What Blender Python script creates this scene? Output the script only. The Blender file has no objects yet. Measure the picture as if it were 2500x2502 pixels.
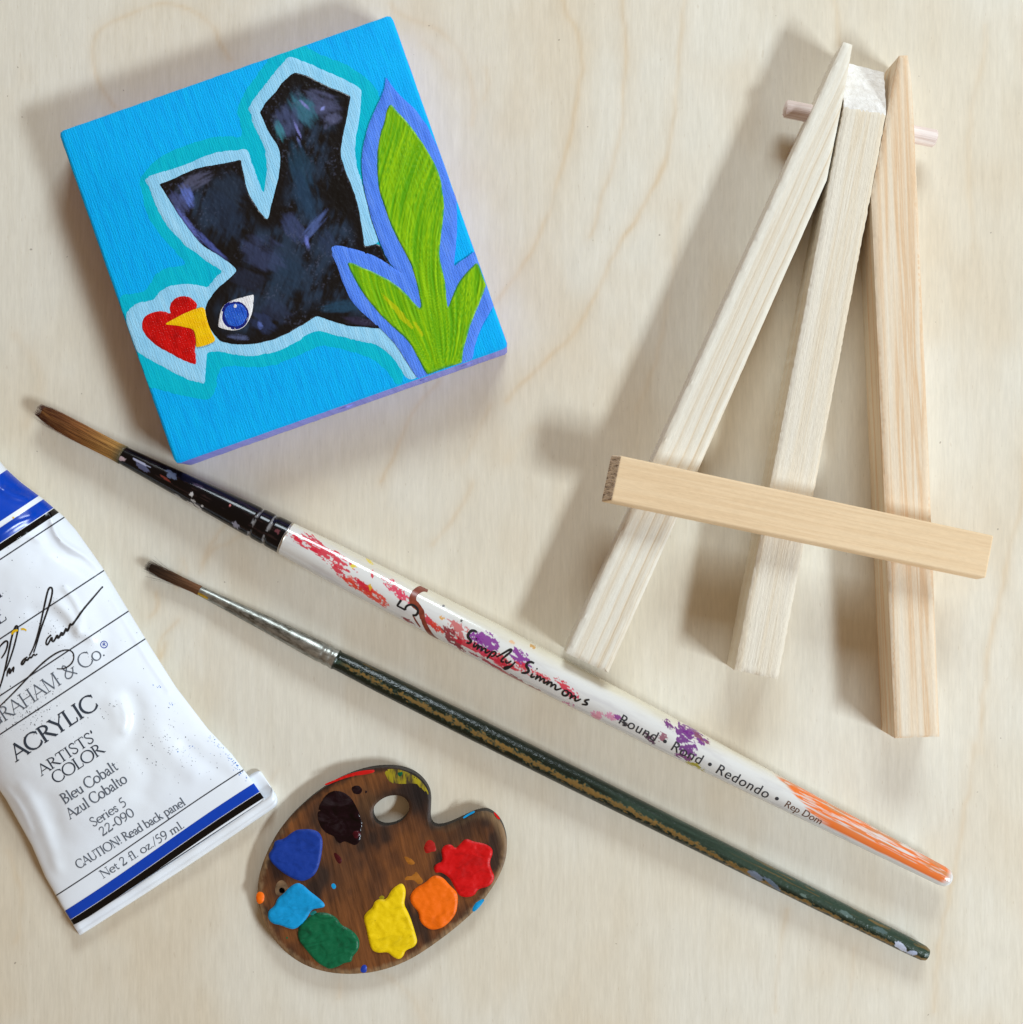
import bpy, bmesh, math, random
import numpy as np
from mathutils import Vector, Matrix
from mathutils.geometry import delaunay_2d_cdt

random.seed(7)
scn = bpy.context.scene
COL = scn.collection
MM = 0.001
K = 0.0913           # millimetres on the table for one photograph pixel
CH = 280.0           # camera height above the table, mm

# ------------------------------------------------------------------ camera
cam_d = bpy.data.cameras.new('camera')
cam = bpy.data.objects.new('camera', cam_d)
COL.objects.link(cam)
cam.location = (0, 0, CH * MM)
cam.rotation_euler = (0, 0, 0)
cam_d.sensor_fit = 'HORIZONTAL'
cam_d.angle = 2 * math.atan(2500 * K / 2 / CH)
cam_d.clip_start = 0.005
cam_d.clip_end = 20
cam_d.dof.use_dof = False
scn.camera = cam

# ------------------------------------------------------------------ light
wd = bpy.data.worlds.new('World')
scn.world = wd
wd.use_nodes = True
bg = wd.node_tree.nodes['Background']
bg.inputs[0].default_value = (1.0, 0.66, 0.38, 1)
bg.inputs[1].default_value = 0.24

def area(name, loc, sx, sy, watts, colr, target=(0, 0, 0)):
    d = bpy.data.lights.new(name, 'AREA')
    d.shape = 'RECTANGLE'
    d.size, d.size_y = sx * MM, sy * MM
    d.energy = watts
    d.color = colr
    o = bpy.data.objects.new(name, d)
    COL.objects.link(o)
    o.location = Vector(loc) * MM
    v = Vector(target) * MM - o.location
    o.rotation_euler = v.to_track_quat('-Z', 'Y').to_euler()
    return o

area('desk_lamp', (740, -432, 637), 330, 112, 9.9, (0.780, 0.898, 0.985))
area('window_light', (150, 690, 400), 330, 190, 4.45, (0.785, 0.908, 0.985))
scn.view_settings.view_transform = 'Standard'
scn.view_settings.look = 'None'
scn.view_settings.exposure = 0
scn.view_settings.gamma = 1
scn.view_settings.use_curve_mapping = False

# ------------------------------------------------------------------ numbers
def W(u, v, z=0.0):
    s = K * (1 - z / CH)
    return ((u - 1250) * s, -(v - 1251) * s, z)

def frame(x0, y0, s):
    return lambda x, y: (x0 + s * x, y0 + s * y)
A = frame(50, 0, .33679); B = frame(650, 0, .33679)
C = frame(50, 600, .33679); D = frame(650, 550, .33679)
E = frame(250, 1050, .33679); F = frame(850, 1350, .33679)
G = frame(1850, 1850, .31088); F2 = frame(1400, 1650, .31088)
T1 = frame(0, 1100, .33679); T2 = frame(0, 1700, .36269)
P = frame(580, 1820, .36269)
V = frame(1700, 30, .36269); X = frame(1200, 950, .36269); Y = frame(1800, 1100, .38820)
def tr(f, *c):
    return [f(c[i], c[i + 1]) for i in range(0, len(c), 2)]

def lin(r, g, b):
    f = lambda c: (c / 255 / 12.92) if c <= 10 else ((c / 255 + .055) / 1.055) ** 2.4
    return np.array((f(r), f(g), f(b)))

def vnoise(x, y, seed=0):
    x = np.asarray(x, float); y = np.asarray(y, float)
    xi = np.floor(x).astype(np.int64); yi = np.floor(y).astype(np.int64)
    fx = x - xi; fy = y - yi
    fx = fx * fx * (3 - 2 * fx); fy = fy * fy * (3 - 2 * fy)
    def h(a, b):
        n = (a * 374761393 + b * 668265263 + seed * 974711) & 0xffffffff
        n = ((n ^ (n >> 13)) * 1274126177) & 0xffffffff
        return ((n ^ (n >> 16)) & 0xffff) / 65535.0
    return (h(xi, yi) * (1 - fx) + h(xi + 1, yi) * fx) * (1 - fy) + (h(xi, yi + 1) * (1 - fx) + h(xi + 1, yi + 1) * fx) * fy

def fbm(x, y, seed=0, oct=4):
    t = 0; a = .5; n = 0
    for i in range(oct):
        t = t + a * vnoise(x, y, seed + i * 17); n += a
        x = np.asarray(x) * 2.03 + 5.1; y = np.asarray(y) * 2.03 + 1.7; a *= .55
    return t / n

def sstep(a, b, x):
    t = np.clip((x - a) / (b - a), 0, 1)
    return t * t * (3 - 2 * t)

def chaikin(pts, n=2, closed=True):
    pts = [tuple(p) for p in pts]
    for _ in range(n):
        out = []
        m = len(pts)
        for i in range(m if closed else m - 1):
            a, b = pts[i], pts[(i + 1) % m]
            out += [(.75 * a[0] + .25 * b[0], .75 * a[1] + .25 * b[1]), (.25 * a[0] + .75 * b[0], .25 * a[1] + .75 * b[1])]
        if not closed:
            out = [pts[0]] + out + [pts[-1]]
        pts = out
    return pts

def resample(pts, step, closed=True):
    p = np.array(pts, float)
    if closed: p = np.vstack([p, p[:1]])
    d = np.r_[0, np.cumsum(np.hypot(*(np.diff(p, axis=0).T)))]
    n = max(4, int(round(d[-1] / step)))
    t = np.linspace(0, d[-1], n + 1)
    q = np.c_[np.interp(t, d, p[:, 0]), np.interp(t, d, p[:, 1])]
    return q[:-1] if closed else q

def seg_dist(q, poly, closed=True):
    p = np.array(poly, float)
    a = p; b = np.roll(p, -1, axis=0)
    if not closed: a, b = a[:-1], b[:-1]
    best = np.full(len(q), 1e9)
    for i in range(0, len(q), 4000):
        qq = q[i:i + 4000, None, :]
        ab = (b - a)[None]
        t = np.clip(((qq - a[None]) * ab).sum(2) / np.maximum((ab * ab).sum(2), 1e-12), 0, 1)
        best[i:i + 4000] = np.sqrt(((qq - a[None] - ab * t[..., None]) ** 2).sum(2)).min(1)
    return best

def inside(q, poly):
    p = np.array(poly, float); r = np.zeros(len(q), bool)
    x, y = q[:, 0], q[:, 1]
    for (x0, y0), (x1, y1) in zip(p, np.roll(p, -1, axis=0)):
        if y0 == y1: continue
        c = ((y0 > y) != (y1 > y)) & (x < (x1 - x0) * (y - y0) / (y1 - y0) + x0)
        r ^= c
    return r

def fill(outline, step, holes=()):
    """triangulated 2-D region: (points, triangles, distance to the outline)"""
    loops = [np.array(outline, float)] + [np.array(h, float) for h in holes]
    pts = []; edges = []
    for lp in loops:
        n0 = len(pts); m = len(lp)
        pts += [tuple(q) for q in lp]
        edges += [(n0 + i, n0 + (i + 1) % m) for i in range(m)]
    mn = loops[0].min(0); mx = loops[0].max(0)
    gx, gy = np.meshgrid(np.arange(mn[0], mx[0], step), np.arange(mn[1], mx[1], step * .87))
    gx = gx + (np.arange(gx.shape[0])[:, None] % 2) * step * .5
    g = np.c_[gx.ravel(), gy.ravel()]
    g = g[inside(g, loops[0])]
    for h in loops[1:]: g = g[~inside(g, h)]
    if len(g):
        d = np.min([seg_dist(g, lp) for lp in loops], axis=0)
        g = g[d > step * .45]
    pts += [tuple(q) for q in g]
    v, e, f, *_ = delaunay_2d_cdt([Vector(q) for q in pts], edges, [], 1 if not holes else 1, 1e-7)
    v = np.array([tuple(q) for q in v]); f = np.array([tuple(q) for q in f])
    c = v[f].mean(1)
    ok = inside(c, loops[0])
    for h in loops[1:]: ok &= ~inside(c, h)
    f = f[ok]
    a = v[f[:, 1]] - v[f[:, 0]]; b = v[f[:, 2]] - v[f[:, 0]]
    flip = (a[:, 0] * b[:, 1] - a[:, 1] * b[:, 0]) < 0
    f[flip] = f[flip][:, ::-1]
    tris = [tuple(int(i) for i in q) for q in f]
    dist = np.min([seg_dist(v, lp) for lp in loops], axis=0)
    return v, tris, dist

# ------------------------------------------------------------------ objects
def empty(name, label, cat, loc, rz=0.0, group=None):
    o = bpy.data.objects.new(name, None)
    COL.objects.link(o)
    o.empty_display_size = .01
    o.location = Vector(loc) * MM
    o.rotation_euler = (0, 0, rz)
    o['label'] = label; o['category'] = cat
    if group: o['group'] = group
    return o

def local(o):
    m = Matrix.Translation(o.location) @ o.rotation_euler.to_matrix().to_4x4()
    return (local(o.parent) @ m) if o.parent else m

def obj(name, verts, faces, mats, parent=None, smooth=True, at=None, rz=0.0, colors=None, slots=None):
    """one mesh object; verts are world millimetres, AT / RZ its own origin and turn in the world"""
    me = bpy.data.meshes.new(name)
    o = bpy.data.objects.new(name, me)
    COL.objects.link(o)
    pm = local(parent) if parent else Matrix()
    if at is None:
        wm = pm.copy()
    else:
        wm = Matrix.Translation(Vector(at) * MM) @ Matrix.Rotation(rz, 4, 'Z')
    if parent: o.parent = parent
    lm = pm.inverted() @ wm
    o.location = lm.to_translation(); o.rotation_euler = lm.to_euler()
    inv = np.array(wm.inverted())
    v = np.asarray(verts, float) * MM
    v = v @ inv[:3, :3].T + inv[:3, 3]
    me.from_pydata([tuple(q) for q in v], [], [tuple(int(i) for i in f) for f in faces])
    for m in (mats if isinstance(mats, (list, tuple)) else [mats]): me.materials.append(m)
    if slots is not None: me.polygons.foreach_set('material_index', np.asarray(slots, np.int32))
    if smooth: me.polygons.foreach_set('use_smooth', np.ones(len(me.polygons), bool))
    if colors is not None:
        at_ = me.color_attributes.new('pigment', 'FLOAT_COLOR', 'POINT')
        c = np.ones((len(v), 4), np.float32); c[:, :3] = colors
        at_.data.foreach_set('color', c.ravel())
    me.update()
    return o

def bevel(o, w, seg=2, angle=35):
    b = o.modifiers.new('bevel', 'BEVEL'); b.width = w * MM; b.segments = seg
    b.limit_method = 'ANGLE'; b.angle_limit = math.radians(angle)
    return o

# ------------------------------------------------------------------ materials
class NT:
    def __init__(s, name):
        s.m = bpy.data.materials.new(name); s.m.use_nodes = True
        s.t = s.m.node_tree; s.p = s.t.nodes['Principled BSDF']
    def n(s, typ, **kw):
        n = s.t.nodes.new(typ)
        for k, v in kw.items(): setattr(n, k, v)
        return n
    def l(s, a, b): s.t.links.new(a, b)
    def coords(s, scale):
        tc = s.n('ShaderNodeTexCoord'); mp = s.n('ShaderNodeMapping')
        mp.inputs['Scale'].default_value = scale
        s.l(tc.outputs['Object'], mp.inputs['Vector'])
        return mp.outputs[0]
    def noise(s, vec, scale=1.0, detail=4, rough=.55, dist=0.0):
        n = s.n('ShaderNodeTexNoise'); s.l(vec, n.inputs['Vector'])
        n.inputs['Scale'].default_value = scale; n.inputs['Detail'].default_value = detail
        n.inputs['Roughness'].default_value = rough; n.inputs['Distortion'].default_value = dist
        return n.outputs['Fac']
    def ramp(s, fac, stops, interp='LINEAR'):
        r = s.n('ShaderNodeValToRGB'); r.color_ramp.interpolation = interp
        e = r.color_ramp.elements
        while len(e) < len(stops): e.new(.5)
        for q, (p, c) in zip(e, stops):
            q.position = p
            q.color = (c, c, c, 1) if np.isscalar(c) else (*c, 1)
        s.l(fac, r.inputs[0])
        return r.outputs[0]
    def mix(s, fac, a, b, mode='MIX'):
        m = s.n('ShaderNodeMix', data_type='RGBA', blend_type=mode)
        for sock, v in ((m.inputs[0], fac), (m.inputs[6], a), (m.inputs[7], b)):
            if hasattr(v, 'node'): s.l(v, sock)
            elif np.isscalar(v): sock.default_value = v
            else: sock.default_value = (*v, 1)
        return m.outputs[2]
    def math(s, op, a, b=0.0, clamp=False):
        m = s.n('ShaderNodeMath', operation=op, use_clamp=clamp)
        for sock, v in ((m.inputs[0], a), (m.inputs[1], b)):
            if hasattr(v, 'node'): s.l(v, sock)
            else: sock.default_value = v
        return m.outputs[0]
    def bump(s, h, dist_mm, strength=1.0):
        b = s.n('ShaderNodeBump'); b.inputs['Strength'].default_value = strength
        b.inputs['Distance'].default_value = dist_mm * MM
        s.l(h, b.inputs['Height']); s.l(b.outputs[0], s.p.inputs['Normal'])
    def base(s, c):
        if hasattr(c, 'node'): s.l(c, s.p.inputs['Base Color'])
        else: s.p.inputs['Base Color'].default_value = (*c, 1)
    def set(s, rough=.5, metal=0.0, spec=.5, coat=0.0):
        s.p.inputs['Roughness'].default_value = rough; s.p.inputs['Metallic'].default_value = metal
        s.p.inputs['Specular IOR Level'].default_value = spec
        s.p.inputs['Coat Weight'].default_value = coat; s.p.inputs['Coat Roughness'].default_value = .06
        return s.m

def plain(name, c, rough=.5, var=.06, sc=900, **kw):
    t = NT(name); n = t.noise(t.coords((sc,) * 3), 1, 3)
    c = np.array(c)
    t.base(t.ramp(n, [(.3, tuple(np.clip(c * (1 - var), 0, 1))), (.7, tuple(np.clip(c * (1 + var), 0, 1)))]))
    return t.set(rough, **kw)

def pigment(name, rough=.4, bump_mm=0.0, bscale=(1500, 1500, 1500), **kw):
    t = NT(name)
    a = t.n('ShaderNodeVertexColor', layer_name='pigment')
    t.base(a.outputs[0])
    if bump_mm: t.bump(t.noise(t.coords(bscale), 1, 4), bump_mm)
    return t.set(rough, **kw)

# --- birch plywood of the table: fine upright fibres over the pigment of its growth lines
t = NT('birch_plywood')
fib = t.noise(t.coords((1700, 210, 1)), 1, 4, .6)
fib2 = t.noise(t.coords((700, 50, 1)), 1, 4, .6)
wood_ = t.n('ShaderNodeVertexColor', layer_name='pigment').outputs[0]
c1 = t.mix(1.0, wood_, t.ramp(fib, [(.25, .915), (.75, 1.04)]), 'MULTIPLY')
c2 = t.mix(1.0, c1, t.ramp(fib2, [(.3, (.955, .945, .925)), (.7, (1.02, 1.02, 1.02))]), 'MULTIPLY')
fleck = t.ramp(t.noise(t.coords((900, 260, 1)), 1, 2, .5), [(.72, 0.), (.78, .22)])
c3 = t.mix(fleck, c2, tuple(lin(176, 154, 126)))
pore = t.ramp(t.noise(t.coords((2300, 420, 1)), 1, 2, .5), [(.70, 0.), (.74, .30)])
c3 = t.mix(pore, c3, tuple(lin(190, 172, 146)))
dust = t.ramp(t.noise(t.coords((620, 620, 1)), 1, 1, .5), [(.80, 0.), (.815, .55)])
c4 = t.mix(dust, c3, tuple(lin(120, 106, 92)))
t.base(c4); t.bump(fib, .04, .5)
M_table = t.set(.55, spec=.3)

def pine(name, pale, mid, dark, streak=.6, rings=260, fuzz=.04, along='Y', seed=0.0, lines=(), lrange=(0, 10)):
    t = NT(name)
    s = (1.0, .022, 1.0) if along == 'Y' else (.022, 1.0, 1.0)
    tc = t.n('ShaderNodeTexCoord'); mp = t.n('ShaderNodeMapping')
    mp.inputs['Scale'].default_value = s; mp.inputs['Location'].default_value = (seed, seed * 1.7, seed * .3)
    t.l(tc.outputs['Object'], mp.inputs['Vector']); v = mp.outputs[0]
    a = t.noise(v, rings, 3, .6, .5); b = t.noise(v, 2200, 4, .65)
    f_ = t.noise(t.coords((2600, 700, 2600) if along == 'Y' else (700, 2600, 2600)), 1, 3, .6)
    r = t.ramp(a, [(.36, tuple(pale)), (.50, tuple(mid)), (.58, tuple(dark)), (.61, tuple(mid)), (.72, tuple(pale))])
    c = t.mix(t.math('MULTIPLY', b, .28), t.mix(streak, tuple(pale), r), tuple(mid * .84))
    c = t.mix(1.0, c, t.ramp(f_, [(.3, .95), (.7, 1.03)]), 'MULTIPLY')
    h = t.math('ADD', t.math('ADD', b, t.math('MULTIPLY', f_, .8)), t.math('MULTIPLY', a, .4))
    if len(lines):
        sx = t.n('ShaderNodeSeparateXYZ'); t.l(tc.outputs['Object'], sx.inputs[0])
        wob = t.math('MULTIPLY', t.math('SUBTRACT', t.noise(t.coords((40, 40, 40)), 1, 3), .5), 1.1 * MM)
        x = t.math('ADD', sx.outputs[0], wob)
        tot = None
        for x0, w_, k_ in lines:
            g = t.math('DIVIDE', t.math('SUBTRACT', x, x0 * MM), w_ * MM)
            # a grown ridge: sharp on one side, fading on the other
            up = t.math('SUBTRACT', 1.0, t.math('ABSOLUTE', g), True)
            side = t.math('MULTIPLY', t.math('SUBTRACT', 1.0, t.math('DIVIDE', g, 5.0), True), t.math('GREATER_THAN', g, 0.0))
            m = t.math('MULTIPLY', t.math('ADD', t.math('MULTIPLY', up, .7), t.math('MULTIPLY', side, .55), True), k_)
            tot = m if tot is None else t.math('MAXIMUM', tot, m)
        c = t.mix(tot, c, tuple(dark))
        h = t.math('SUBTRACT', h, t.math('MULTIPLY', tot, .75))
    t.base(c); t.bump(h, fuzz)
    return t.set(.62, spec=.25)

# ------------------------------------------------------------------ table
GRAIN = [  # amber growth lines seen on the board: picture points, half width px, strength
    (tr(A, 690, 780, 640, 700, 570, 600, 540, 500, 505, 400, 520, 300, 560, 240, 620, 190, 720, 130, 850, 75, 1000, 20, 1130, 30, 1280, 90, 1380, 180, 1450, 300, 1530, 430), 5, .55),
    ([(1198 + x / 1.549, 24 + y / 1.549) for x, y in ((270, -60), (285, 0), (330, 90), (350, 200), (320, 400), (290, 520), (240, 720), (190, 860), (100, 1000), (0, 1130))], 6, .6),
    ([(1198 + x / 1.549, 24 + y / 1.549) for x, y in ((495, -60), (500, 0), (515, 180), (510, 320), (480, 560), (430, 680), (380, 860))], 5, .5),
    ([(1198 + x / 1.549, 24 + y / 1.549) for x, y in ((740, -60), (735, 0), (715, 200), (700, 420), (650, 620), (560, 780), (480, 900), (420, 1040), (330, 1220), (180, 1350), (60, 1480))], 6, .75),
    ([(1198 + x / 1.549, 24 + y / 1.549) for x, y in ((1308, -60), (1312, 20), (1322, 130))], 6, .6),
    ([(1198 + x / 1.549, 24 + y / 1.549) for x, y in ((1880, 60), (1868, 200), (1830, 340), (1800, 560), (1830, 900))], 6, .3),
    (tr(Y, 1830, -200, 1815, 100, 1795, 350, 1720, 620, 1680, 850, 1600, 1150, 1560, 1500, 1540, 1900), 7, .55),
    (tr(B, 900, 20, 930, 70, 1030, 135, 1200, 190, 1320, 270, 1400, 360, 1450, 480, 1500, 600, 1510, 750, 1485, 900), 6, .45), (tr(B, 1600, 500, 1610, 600, 1590, 720), 5, .4),
    (tr(B, 1130, 300, 1260, 400, 1340, 560), 6, .3),
    (tr(D, 1260, 1130, 1130, 1280, 1030, 1420, 960, 1600, 900, 1720, 840, 1860), 5, .6), (tr(D, 1620, 1300, 1570, 1420, 1500, 1580, 1430, 1720), 5, .35), (tr(D, 1930, 1480, 1840, 1560, 1760, 1700), 12, .3),
    (tr(T1, 1330, 800, 1352, 880, 1330, 960, 1280, 1010, 1290, 900), 5, .5), (tr(T1, 1130, 1040, 1152, 1110, 1130, 1180, 1090, 1210), 5, .55), (tr(T1, 1210, 1400, 1165, 1480, 1150, 1560), 5, .5), (tr(T1, 1740, 620, 1640, 690, 1560, 700, 1490, 800, 1460, 880), 5, .55),
    (tr(E, 900, 700, 830, 770, 760, 880, 725, 980), 5, .5), (tr(E, 560, 1020, 545, 1085, 560, 1110), 4, .4), (tr(E, 560, 1380, 470, 1460, 400, 1560, 410, 1640), 5, .45),
    (tr(G, 1720, -100, 1690, 100, 1640, 400, 1585, 700, 1540, 950, 1500, 1150, 1440, 1400, 1400, 1800, 1390, 2000), 6, .55), (tr(G, 230, 1200, 210, 1350, 160, 1750, 140, 2000), 5, .4), (tr(G, 770, 1500, 750, 1700, 730, 2000), 4, .3),
    (tr(P, 700, 1565, 690, 1620, 680, 1700), 6, .35), ([(560, 2010), (600, 1990), (680, 1880)], 6, .2), ([(20, 2080), (60, 2190), (40, 2300)], 6, .35), ([(880, 2350), (1000, 2420), (1040, 2502)], 6, .25),
    ([(1560, 1000), (1600, 900), (1640, 700), (1660, 500)], 6, .3), ([(1150, 1180), (1120, 1260), (1060, 1330)], 6, .4), ([(40, 820), (110, 930), (60, 1040)], 12, .3)]
tb = 700.0
gax = np.r_[-tb, -420, -260, -190, -150, np.arange(-132, 132.1, .62), 150, 190, 260, 420, tb]
gx, gy = np.meshgrid(gax, gax)
gp = np.c_[gx.ravel() / K + 1250, 1251 - gy.ravel() / K]
lo_n = fbm(gp[:, 0] / 420, gp[:, 1] / 560, 91, 3); md_n = fbm(gp[:, 0] / 150, gp[:, 1] / 260, 92, 3); sm_n = fbm(gp[:, 0] / 26, gp[:, 1] / 80, 93, 3)
col = np.tile(lin(227, 218, 200), (len(gp), 1))
col = col + (lin(230, 224, 210) - col) * sstep(.4, .65, lo_n)[:, None]
col = col + (lin(218, 200, 172) - col) * (sstep(.42, .80, md_n) * .38)[:, None]
col = col * (1 + .05 * (sm_n - .5))[:, None]
wgl = (vnoise(gp[:, 0] / 34, gp[:, 1] / 34, 95) - .5) * 9
for pts, hw, k_ in GRAIN:
    q = np.array(chaikin(pts, 2, closed=False))
    near = (gp[:, 0] > q[:, 0].min() - 60) & (gp[:, 0] < q[:, 0].max() + 60) & (gp[:, 1] > q[:, 1].min() - 60) & (gp[:, 1] < q[:, 1].max() + 60)
    d_ = seg_dist(gp[near] + np.c_[wgl[near], np.zeros(near.sum())], q, closed=False)
    m_ = (np.exp(-(d_ / hw) ** 2) * .8 + np.exp(-(d_ / (hw * 4)) ** 2) * .35) * k_ * (.45 + .9 * vnoise(gp[near][:, 0] / 30, gp[near][:, 1] / 70, 96))
    col[near] = col[near] + (lin(212, 176, 122) - col[near]) * np.clip(m_, 0, 1)[:, None] * .50
ng = len(gax)
tv = [(x, y, 0.0) for x, y in zip(gx.ravel(), gy.ravel())]
tf = [(j * ng + i, j * ng + i + 1, (j + 1) * ng + i + 1, (j + 1) * ng + i) for j in range(ng - 1) for i in range(ng - 1)]
n0 = len(tv)
tv += [(-tb, -tb, -18), (tb, -tb, -18), (tb, tb, -18), (-tb, tb, -18)]
c00, c10, c11, c01 = 0, ng - 1, ng * ng - 1, ng * (ng - 1)
tf += [(n0, n0 + 3, n0 + 2, n0 + 1), (n0, n0 + 1, c10, c00), (n0 + 1, n0 + 2, c11, c10), (n0 + 2, n0 + 3, c01, c11), (n0 + 3, n0, c00, c01)]
col = np.vstack([col, np.tile(lin(214, 202, 184), (4, 1))])
o = obj('tabletop', tv, tf, M_table, smooth=False, colors=col)
o['kind'] = 'structure'; o['label'] = 'pale birch plywood tabletop with faint amber grain lines under everything'

def slab(name, px, z0, z1, mats, parent, holes=(), at=None, rz=0, bev=.3, ztop=None, slots_fn=None):
    """upright-sided prism whose TOP outline is seen at pixels px"""
    top = [W(u, v, z1) for u, v in px]; n = len(top)
    zt = ztop or (lambda i: z1)
    verts = [(x, y, z0) for x, y, _ in top] + [(x, y, z1) for x, y, _ in top]
    sgn = sum(top[i][0] * top[(i + 1) % n][1] - top[(i + 1) % n][0] * top[i][1] for i in range(n))
    idx = list(range(n)) if sgn > 0 else list(range(n))[::-1]
    f = [tuple(i + n for i in idx), tuple(idx[::-1])]
    for a, b in zip(idx, idx[1:] + idx[:1]): f.append((a, b, b + n, a + n))
    o = obj(name, verts, f, mats, parent, smooth=False, at=at, rz=rz)
    if bev: bevel(o, bev)
    return o

# ================================================================== easel
LT = 10.2   # leg thickness mm
ez = W(1930, 1000, 0)
easel = empty('easel', 'small unfinished wooden tabletop easel lying flat on its back', 'easel', ez)
cream, tan, amber = lin(236, 230, 216), lin(226, 210, 184), lin(206, 176, 134)
m_left = pine('pale_pine', lin(240, 236, 224), lin(234, 224, 206), lin(214, 192, 158), .45, 420, .07, seed=3.1, lines=((2.9, .3, .40), (5.3, .25, .55), (7.4, .25, .75), (9.2, .2, .5)))
m_mid = pine('fuzzy_pine', lin(238, 231, 217), lin(234, 221, 198), lin(222, 198, 160), .5, 360, .14, seed=1.3)
m_right = pine('orange_streaked_pine', lin(240, 230, 212), lin(237, 214, 184), lin(224, 178, 126), .75, 420, .07, seed=7.7)
m_bar = pine('golden_pine', lin(243, 216, 178), lin(238, 207, 166), lin(220, 184, 140), .45, 700, .04, along='X', seed=5.0)
t = NT('sawn_end_grain'); nn = t.noise(t.coords((700, 700, 700)), 1, 6, .65)
t.base(t.ramp(nn, [(.3, tuple(lin(226, 220, 212))), (.7, tuple(lin(250, 248, 245)))])); t.bump(nn, .5); m_end = t.set(.8, spec=.1)
t = NT('dark_sawn_end'); nn = t.noise(t.coords((900, 2500, 300)), 1, 5, .7)
t.base(t.ramp(nn, [(.36, tuple(lin(130, 108, 90))), (.52, tuple(lin(232, 208, 178)))])); t.bump(nn, .5); m_barend = t.set(.85, spec=.1)
m_dowel = pine('pinkish_dowel_wood', lin(246, 236, 230), lin(238, 220, 212), lin(208, 180, 168), .8, 900, .05, along='X', seed=2)

def leg_angle(a, b):
    p, q = W(*a), W(*b)
    return math.atan2(q[1] - p[1], q[0] - p[0]) - math.pi / 2

def densify(px, step=14, jit=.0):
    q = resample(px, step)
    # keep corners
    out = []
    for i, a in enumerate(px):
        b = px[(i + 1) % len(px)]
        n = max(1, int(math.dist(a, b) / step))
        for k in range(n):
            t_ = k / n
            j = 0 if k == 0 else jit
            out.append((a[0] + (b[0] - a[0]) * t_ + random.uniform(-j, j), a[1] + (b[1] - a[1]) * t_ + random.uniform(-j, j)))
    return out

def plank(name, px, z0, z1, mat, parent, rz, groove=None, step=9, endslope=None, jit=.5, at=None):
    """rough-sawn stick: top outline px, slightly uneven upper face, worn arrises"""
    out = np.array(densify(px, step, jit))
    loop = np.array([W(u, v, z1)[:2] for u, v in out])
    if np.sum(loop[:, 0] * np.roll(loop[:, 1], -1) - np.roll(loop[:, 0], -1) * loop[:, 1]) < 0:
        loop = loop[::-1]; out = out[::-1]
    v, f, d = fill(loop, .75)
    z = z1 - .35 * (1 - sstep(0, .45, d))
    c, s_ = math.cos(-rz), math.sin(-rz)
    lx = v[:, 0] * c - v[:, 1] * s_; ly = v[:, 0] * s_ + v[:, 1] * c
    z = z + .05 * (fbm(lx * .6, ly * .04, 3) - .5)
    if groove is not None: z = z - groove(lx, ly)
    if endslope is not None: z = endslope(v, z)
    n = len(v)
    # boundary verts are the first len(loop)
    m = len(loop)
    verts = [(x, y, zz) for (x, y), zz in zip(v, z)] + [(x, y, z0) for x, y in loop]
    faces = list(f)
    ref = []
    for i in range(m):
        ref.append(i)
    for i in range(m):
        j = (i + 1) % m
        faces.append((n + i, n + j, j, i))
    faces.append(tuple(n + i for i in range(m))[::-1])
    cx = W(np.mean([p[0] for p in px]), np.mean([p[1] for p in px]), 0)
    o = obj(name, verts, faces, mat, parent, smooth=True, at=at or cx, rz=rz)
    try:
        o.data.set_sharp_from_angle(angle=math.radians(38))
    except Exception:
        pass
    return o, v, z

left_px = tr(V, 1000, 195, 1060, 215, 1005, 530, 945, 830, 885, 1130) + tr(X, 790, 1915, 505, 1780)
rzL = leg_angle(X(505, 1780), V(1000, 195))
p0 = W(*X(505, 1780), LT)
leg_a, _, _ = plank('leg', left_px, 0, LT, m_left, easel, rzL, None, at=(p0[0], p0[1], 0), jit=.25)

rzM = leg_angle((1797, 1640), (2062, 262))
mid_px = [V(1036, 262), V(1322, 340), V(1285, 690), (1902, 1661), (1795, 1638), V(1000, 640)]
# slanted white saw cut at the top of the middle stick, facing away from the ledge
sA, sB = np.array(W(*V(1000, 640), LT)[:2]), np.array(W(*V(1285, 690), LT)[:2])
nrm = np.array((-(sB - sA)[1], (sB - sA)[0])); nrm = nrm / np.linalg.norm(nrm)
if nrm[1] < 0: nrm = -nrm
def slope(v, z):
    d = (v - sA) @ nrm
    return np.where(d > 0, np.minimum(z, LT - d * .52), z)
om, vv, zz = plank('leg', mid_px, 0, LT, [m_mid, m_end], easel, rzM, None, endslope=slope, jit=.9)
mi = np.zeros(len(om.data.polygons), np.int32)
wm = local(om)
for i, p_ in enumerate(om.data.polygons):
    c_ = wm @ p_.center
    if (np.array((c_.x, c_.y)) / MM - sA) @ nrm > .05 and p_.normal.z > .3: mi[i] = 1
om.data.polygons.foreach_set('material_index', mi)

right_px = tr(V, 1375, 288, 1432, 286, 1452, 400, 1466, 600) + [(2243, 476), (2272, 1150)] + tr(Y, 1280, 1805, 1000, 1815) + tr(V, 1185, 1230, 1290, 690)
rzR = leg_angle((2188, 1804), (2130, 476))
leg_c, _, _ = plank('leg', right_px, 0, LT, m_right, easel, rzR, None, jit=.25)
leg_a['label'] = 'pale cream stick with fine lengthwise ridges'; om['label'] = 'fuzzy rough sawn middle stick with a white slanted cut at its top'; leg_c['label'] = 'stick with orange grain streaks'

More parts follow.
